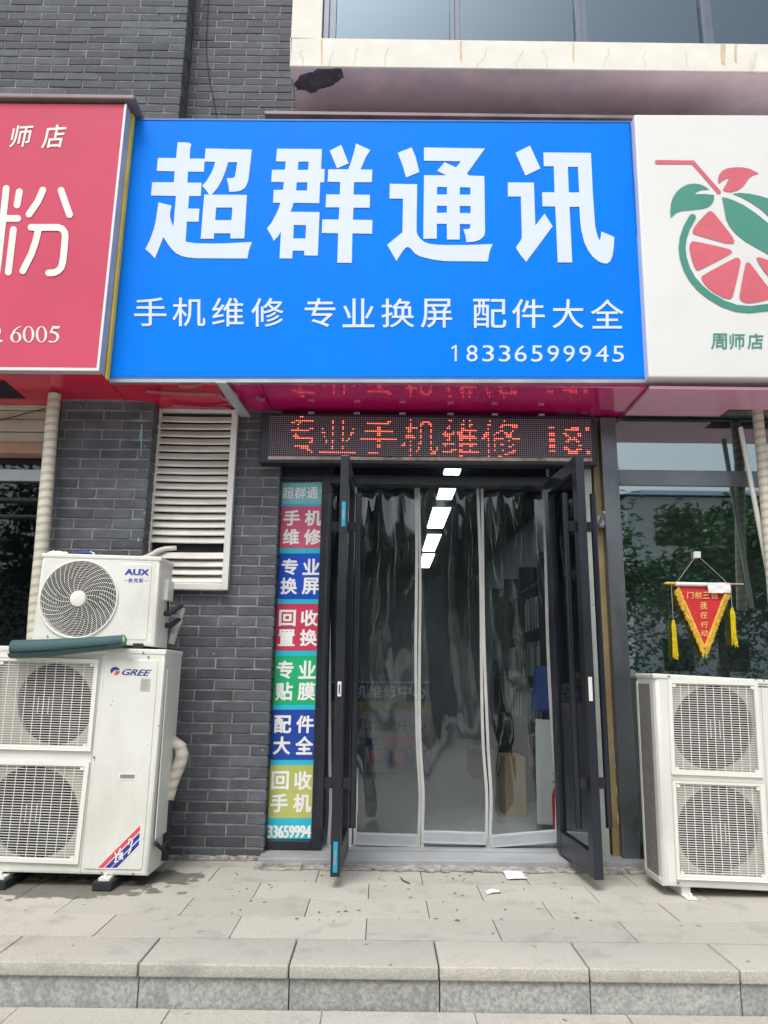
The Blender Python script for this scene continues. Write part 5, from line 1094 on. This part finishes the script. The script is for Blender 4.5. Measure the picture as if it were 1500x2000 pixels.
m = MB(); m.box(1.82, 5.2, 7.6, 7.7, 0, 3.2); m.box(1.82, 5.2, GS + 0.13, 7.6, -0.05, 0.02); m.box(1.82, 5.2, GS + .13, 7.6, 2.99, 3.1); m.build('room', M['ceil'], gs)
# red lamps hanging in the room
for px_, py_, lb in ((1314, 881, 'blurred red paper lantern behind the upper right glass'), (1481, 970, 'small red lantern behind the glass near the right edge')):
    m = MB(); c = at(px_, py_, 5.9); ring_ = [(-.045, .01), (-.03, .04), (0, .055), (.03, .04), (.045, .01)]
    m.tube([c + Vector((0, 0, h)) for h, r_ in ring_], [r_ * 0.9 for h, r_ in ring_], 14); tag(m.build('red_lantern', mat('lantern_red', (0.5, 0.08, 0.05), 0.5), smooth=True), lb, 'lantern')

# ---------------------------------------------------------------- pennant hanging on the glass
PY = 5.035
pe = thing('pennant', 'red triangular pennant with gold fringe and gold characters on the right glass', 'pennant', at(1377, 1262, PY))
m = MB(); q = [(1322, 1145), (1420, 1148), (1377, 1266)]
n = 10; vs = []; fs = []
for j in range(n + 1):
    t = j / n; a = Vector(q[0]).lerp(Vector(q[2]), t); b = Vector(q[1]).lerp(Vector(q[2]), t)
    for i in range(n + 1):
        p = a.lerp(b, i / n); P = at(p.x, p.y, PY); vs.append(P + Vector((0, 0.003 * math.sin(t * 22 + i * .3) * (1 - t), 0)))
fs = [(j * (n + 1) + i, j * (n + 1) + i + 1, (j + 1) * (n + 1) + i + 1, (j + 1) * (n + 1) + i) for j in range(n) for i in range(n)]
m.add(vs, fs); m.build('cloth', M['pred'], pe, smooth=True)
m = MB(); rk = random.Random(2)
for (a, b, out) in (((1326, 1147), (1377.5, 1267), Vector((-10, 7))), ((1418, 1150), (1376.5, 1267), Vector((9.5, 8)))):
    for i in range(260):
        t = i / 260; p = Vector(a).lerp(Vector(b), t) + Vector((rk.uniform(-1.5, 1.5), rk.uniform(-1, 1))); o_ = Vector((out.x * (1 - .75 * t), out.y + 9 * t * t)) * rk.uniform(.75, 1.15); o_ += Vector((0, rk.uniform(0, 4)))
        e = p + o_; wv = Vector((0.7, 0.5)); yy = PY - rk.uniform(0.003, 0.014)
        m.add([at(p.x - wv.x, p.y - wv.y, yy), at(p.x + wv.x, p.y + wv.y, yy), at(e.x + .5, e.y, yy - .002), at(e.x - .5, e.y, yy - .002)], [(0, 1, 2, 3)])
m.build('fringe', M['gold'], pe)
m = MB()
for a, b in (((1323, 1148), (1377, 1268)), ((1420, 1151), (1376, 1268))):
    A, B = at(*a, PY - 0.009), at(*b, PY - 0.009); m.tube([A, B], 0.008, 6)
m.build('braid', M['gold'], pe)
m = MB()
for ch, a, b in (('门', 1342, 1354.5), ('前', 1357.5, 1370.5), ('三', 1373, 1386), ('包', 1388, 1402)): letter(m, ch, (a, 1156, b, 1169), PY - 0.006, 0.01)
for ch, y0, y1, xx in (('我', 1175, 1190, 1374), ('在', 1194, 1208, 1374.5), ('行', 1213.5, 1226.5, 1375.5), ('动', 1230, 1243, 1376)): letter(m, ch, [(xx - 6.5, y0 + 1), (xx + 7.5, y0), (xx + 7, y1), (xx - 7, y1)], PY - 0.006, 0.006)
m.build('gold_lettering', M['goldtext'], pe)
m = MB(); m.tube([at(1302, 1139, PY - .004), at(1452, 1141, PY - .004)], 0.006, 8); m.build('rod', M['wood'], pe, smooth=True)
m = MB(); m.tube([at(x, 1139, PY - .004) for x in (1297, 1300, 1304, 1308, 1312, 1319)], [0.001, 0.006, 0.010, 0.007, 0.008, 0.007], 8); m.build('finial', M['gold'], pe, smooth=True)
m = MB(); m.tube([at(1319, 1140.5, PY - .004), at(1422, 1142.5, PY - .004)], 0.014, 10); m.build('sleeve', M['paper'], pe, smooth=True)
m = MB(); m.tube([at(1357, 1089, PY - .004), at(1323, 1136, PY - .004)], 0.0016, 4); m.tube([at(1367, 1089, PY - .004), at(1420, 1138, PY - .004)], 0.0016, 4); m.tube([at(1311, 1141, PY - .008), at(1315, 1211, PY - .008)], 0.0014, 4); m.tube([at(1427, 1141, PY - .008), at(1430, 1188, PY - .008)], 0.0014, 4); m.build('cord', mat('pale_cord', (0.5, 0.5, 0.46), 0.7), pe)
for x0, y0, x1, y1 in ((1315, 1211, 1321, 1287), (1430, 1187, 1436, 1263)):
    m = MB(); A, B = Vector((x0, y0)), Vector((x1, y1)); m.tube([at(x0, y0, PY - .01), at(x0 + .3, y0 + 4, PY - .01)], 0.009, 8)
    for k in range(26):
        o_ = rk.uniform(-5, 5); e_ = rk.uniform(-6, 6); L_ = rk.uniform(.9, 1.02)
        m.tube([at(x0 + o_ * .5, y0 + 3, PY - .01), at(x0 + o_ * .9 + 1, y0 + 14, PY - .01 + rk.uniform(-.008, .008)), at(x0 + (x1 - x0) * L_ + e_, y0 + (y1 - y0) * L_, PY - .01 + rk.uniform(-.01, .01))], 0.0024, 4)
    m.build('tassel', M['tassel'], pe)
m = MB(); m.rect(1356, 1077, 1369, 1089, PY - 0.004, 0.024); tag(m.build('glass_hook', M['whitepl'], bevel=0.002), 'small square white hook on the glass holding the pennant cord', 'hook')
m = MB(); n = 8; vs = []
for j in range(n + 1):
    for i in range(n + 1):
        x = 1382 + 44 * i / n + (1.5 * j / n); y = 1138 + 20 * j / n + .02 * i; vs.append(at(x + rk.uniform(-.7, .7), y + rk.uniform(-.8, .8), PY - 0.024 + 0.004 * math.sin(i * 1.1) * math.sin(j * .9)))
m.add(vs, [(j * (n + 1) + i, j * (n + 1) + i + 1, (j + 1) * (n + 1) + i + 1, (j + 1) * (n + 1) + i) for j in range(n) for i in range(n)])
tag(m.build('paper_tissue', M['paper'], smooth=True), 'crumpled white paper stuck over the pennant rod', 'paper')

# ---------------------------------------------------------------- litter
def litter(poly, lb, seed):
    rk = random.Random(seed); q = [onz(x, y, 0.004) for x, y in poly]; c = sum(q, Vector()) / len(q); vs = [c + Vector((0, 0, 0.012))]; n = len(q)
    mid = [c.lerp(p, 0.55) + Vector((0, 0, rk.uniform(0.002, 0.016))) for p in q]; vs += mid + [p + Vector((0, 0, rk.uniform(0, .008))) for p in q]
    m = MB(); m.add(vs, [(0, 1 + i, 1 + (i + 1) % n) for i in range(n)] + [(1 + i, 1 + n + i, 1 + n + (i + 1) % n, 1 + (i + 1) % n) for i in range(n)])
    tag(m.build('paper_scrap', M['paper']), lb, 'litter', 'white paper scraps on the pavement')
litter([(976, 1700), (985, 1702), (998, 1702), (1019, 1704), (1024, 1711), (1031, 1717), (1005, 1718), (990, 1718), (985, 1708)], 'larger crumpled white paper scrap on the pavement before the doorway', 1)
litter([(948, 1743), (962, 1740), (975, 1740), (976, 1744), (962, 1745), (952, 1747)], 'smaller white paper scrap on the pavement nearer the step', 2)
m = MB(); rk = random.Random(9)
for _ in range(70):
    x, y = rk.uniform(450, 1200), rk.uniform(1698, 1800); p = onz(x, y, 0.003); a = rk.uniform(0, 3); l = rk.uniform(.004, .018); d_ = Vector((math.cos(a), math.sin(a), 0)) * l; w_ = Vector((-math.sin(a), math.cos(a), 0)) * l * .35
    m.add([p - d_, p + w_, p + d_, p - w_ + Vector((0, 0, .004))], [(0, 1, 2, 3)])
o = m.build('leaf_debris', mat('dry_debris', (0.10, 0.085, 0.06), 0.9)); o['kind'] = 'stuff'; o['label'] = 'scattered bits of dry leaf and dirt on the pavement'; o['category'] = 'debris'
for pts, lb in (([(715, 1699), (735, 1698), (767, 1697)], 'dark dry twig lying by the threshold'), ([(783, 1714), (788, 1720), (800, 1725)], 'short thin twig on the slab in front of the doorway')):
    m = MB(); m.tube([onz(x, y, 0.006) for x, y in pts], 0.004, 5); tag(m.build('twig', M['bark']), lb, 'twig')

# ---------------------------------------------------------------- street side behind the camera, seen in the glass
def leaf_mesh(name, seed, rx, rz, n, mm):
    rk = random.Random(seed); m = MB(); cl = [(rk.uniform(-1, 1) * rx * .75, rk.uniform(-1, 1) * rx * .75, rk.uniform(-.8, .9) * rz, rk.uniform(.25, .5) * rx) for _ in range(26)]
    for _ in range(n):
        cx, cy, cz_, r_ = rk.choice(cl); p = Vector((cx + rk.gauss(0, r_ * .5), cy + rk.gauss(0, r_ * .5), cz_ + rk.gauss(0, r_ * .35)))
        a = Vector((rk.gauss(0, 1), rk.gauss(0, 1), rk.gauss(0, .5))).normalized() * rk.uniform(.09, .18); b = Vector((rk.gauss(0, 1), rk.gauss(0, 1), rk.gauss(0, 1))).normalized() * rk.uniform(.05, .09)
        m.add([p - a, p + b, p + a, p - b], [(0, 1, 2, 3)])
    return m
def tree(x, y, h, seed, rx, rz, lb, mm, n=8000):
    t = thing('street_tree', lb, 'tree', (x, y, LOW), 'trees across the street')
    m = leaf_mesh('crown', seed, rx, rz, n, mm); m.v = [(p[0] + x, p[1] + y, p[2] + h - rz * .6) for p in m.v]; m.build('crown', mm, t)
    m = MB(); m.tube([(x, y, LOW), (x + .05, y, h * .3), (x - .05, y, h * .75)], [.16, .12, .05], 8); rk = random.Random(seed)
    for _ in range(6):
        a = rk.uniform(0, 6.28); z0 = h * rk.uniform(.35, .6); m.tube([(x, y, z0), (x + math.cos(a) * rx * .4, y + math.sin(a) * rx * .4, z0 + rz * .4), (x + math.cos(a) * rx * .7, y + math.sin(a) * rx * .7, z0 + rz * .7)], [.06, .04, .015], 6)
    m.build('trunk', M['bark'], t, smooth=True)
tree(5.0, -12, 5.7, 1, 2.5, 1.6, 'broad green street tree reflected in the middle of the right glass', M['leaf1'])
tree(10.2, -12.5, 5.9, 2, 1.9, 2.2, 'tall green street tree reflected at the right end of the glass', M['leaf1'])
tree(0.2, -12.5, 6.2, 3, 2.4, 2.2, 'dark street tree reflected in the middle curtain strips', M['leaf2'])
tree(-4.4, -12, 6.4, 4, 2.5, 2.2, 'dark street tree reflected in the curtain beside the left door', M['leaf2'])
tree(-9.5, -13, 7.0, 5, 2.6, 2.4, 'street tree reflected in the dark left shop window', M['leaf1'])
m = leaf_mesh('hedge', 8, 1, 1, 9000, M['leaf2']); rk = random.Random(4); m = MB()
for _ in range(22000):
    p = Vector((rk.uniform(-14, 16), -10.6 + rk.gauss(0, .35), LOW + 4.3 * math.sqrt(rk.random()) + rk.gauss(0, .1))); a = Vector((rk.gauss(0, 1), rk.gauss(0, 1), rk.gauss(0, .6))).normalized() * .1; b = Vector((rk.gauss(0, 1), rk.gauss(0, 1), rk.gauss(0, 1))).normalized() * .05
    m.add([p - a, p + b, p + a, p - b], [(0, 1, 2, 3)])
tag(m.build('hedge', M['leaf2']), 'long dense dark hedge across the street reflected low in the glass', 'hedge')
fb = thing('far_building', 'pale low building across the street reflected in the right glass', 'building', (21, -28, LOW))
m = MB(); m.box(12.8, 30, -36, -28, LOW, 10.6); m.build('wall', M['farwall'], fb)
m = MB(); m.add([(12.3, -27.5, 10.6), (30.5, -27.5, 10.6), (30.5, -36.5, 10.6), (12.3, -36.5, 10.6), (15, -32, 12), (28, -32, 12)], [(0, 1, 5, 4), (2, 3, 4, 5), (3, 0, 4), (1, 2, 5)]); m.build('roof', M['farroof'], fb)
for i in range(6):
    for j in range(3):
        m = MB(); x = 14.2 + i * 2.8; z0 = 1.6 + j * 3.2; m.box(x, x + 1.5, -27.99, -27.9, z0, z0 + 1.6); m.build('window', M['blackgloss'], fb)
fb2 = thing('far_building', 'long grey building across the street behind the dark trees', 'building', (-14, -34, LOW))
m = MB(); m.box(-30, 2, -42, -34, LOW, 7.0); m.build('wall', mat('grey_far_wall', (0.4, 0.4, 0.42), 0.8), fb2)

# display stand behind the right glass and a paint drip on the pier
ds = thing('display_stand', 'grey slanted stand behind the right glass under the pennant', 'stand', at(1350, 1330, 5.45))
m = MB(); m.pxbox([(1338, 1262), (1368, 1262), (1374, 1345), (1336, 1345)], 5.45, 0.02); m.build('panel', mat('stand_grey', (0.30, 0.33, 0.37), 0.5), ds)
m = MB(); m.tube([at(1334, 1262, 5.42), at(1318, 1330, 5.42), at(1300, 1420, 5.42)], 0.006, 6); m.build('leg', M['polewhite'], ds)
m = MB(); m.rect(1330, 1296, 1349, 1330, 5.43, 0.012); m.build('white_card', M['paper'], ds)
m = MB(); shapes(m, [[(276, 828), (278, 828), (278, 850), (277, 872), (276, 892), (275, 892), (275, 870), (274, 850)]], PIER - 0.004); m.build('paint_drip', mat('pale_teal_paint', (0.22, 0.42, 0.42), 0.6), bld)
m = MB(); shapes(m, [[(268, 1057), (271, 1046), (272, 1057)]], PIER - 0.004); m.build('paint_drip', mat('pale_teal_paint', (0.22, 0.42, 0.42), 0.6), bld)

m = MB(); rk = random.Random(21)
for x in (98, 104, 112, 118, 127, 168, 176): 
    p = at(x, 1079 + (x - 90) * .03, AY + 0.12); r_ = rk.uniform(.008, .018); m.tube([p - Vector((r_ * 1.6, 0, 0)), p, p + Vector((r_ * 1.8, 0, 0))], [r_ * .3, r_, r_ * .4], 7)
tag(m.build('foam_crumbs', M['paper'], smooth=True), 'white foam crumbs left lying on top of the smaller unit', 'debris')
m = MB(); p = at(165, 1081, AY + 0.1); m.tube([p - Vector((0.05, 0, 0)), p - Vector((0.02, 0, -0.004)), p + Vector((0.02, 0, 0.004)), p + Vector((0.05, 0, 0))], [0.004, 0.013, 0.013, 0.004], 8)
tag(m.build('blue_cap', M['bluecloth'], smooth=True), 'small dark blue cap lying on top of the smaller unit', 'cap')
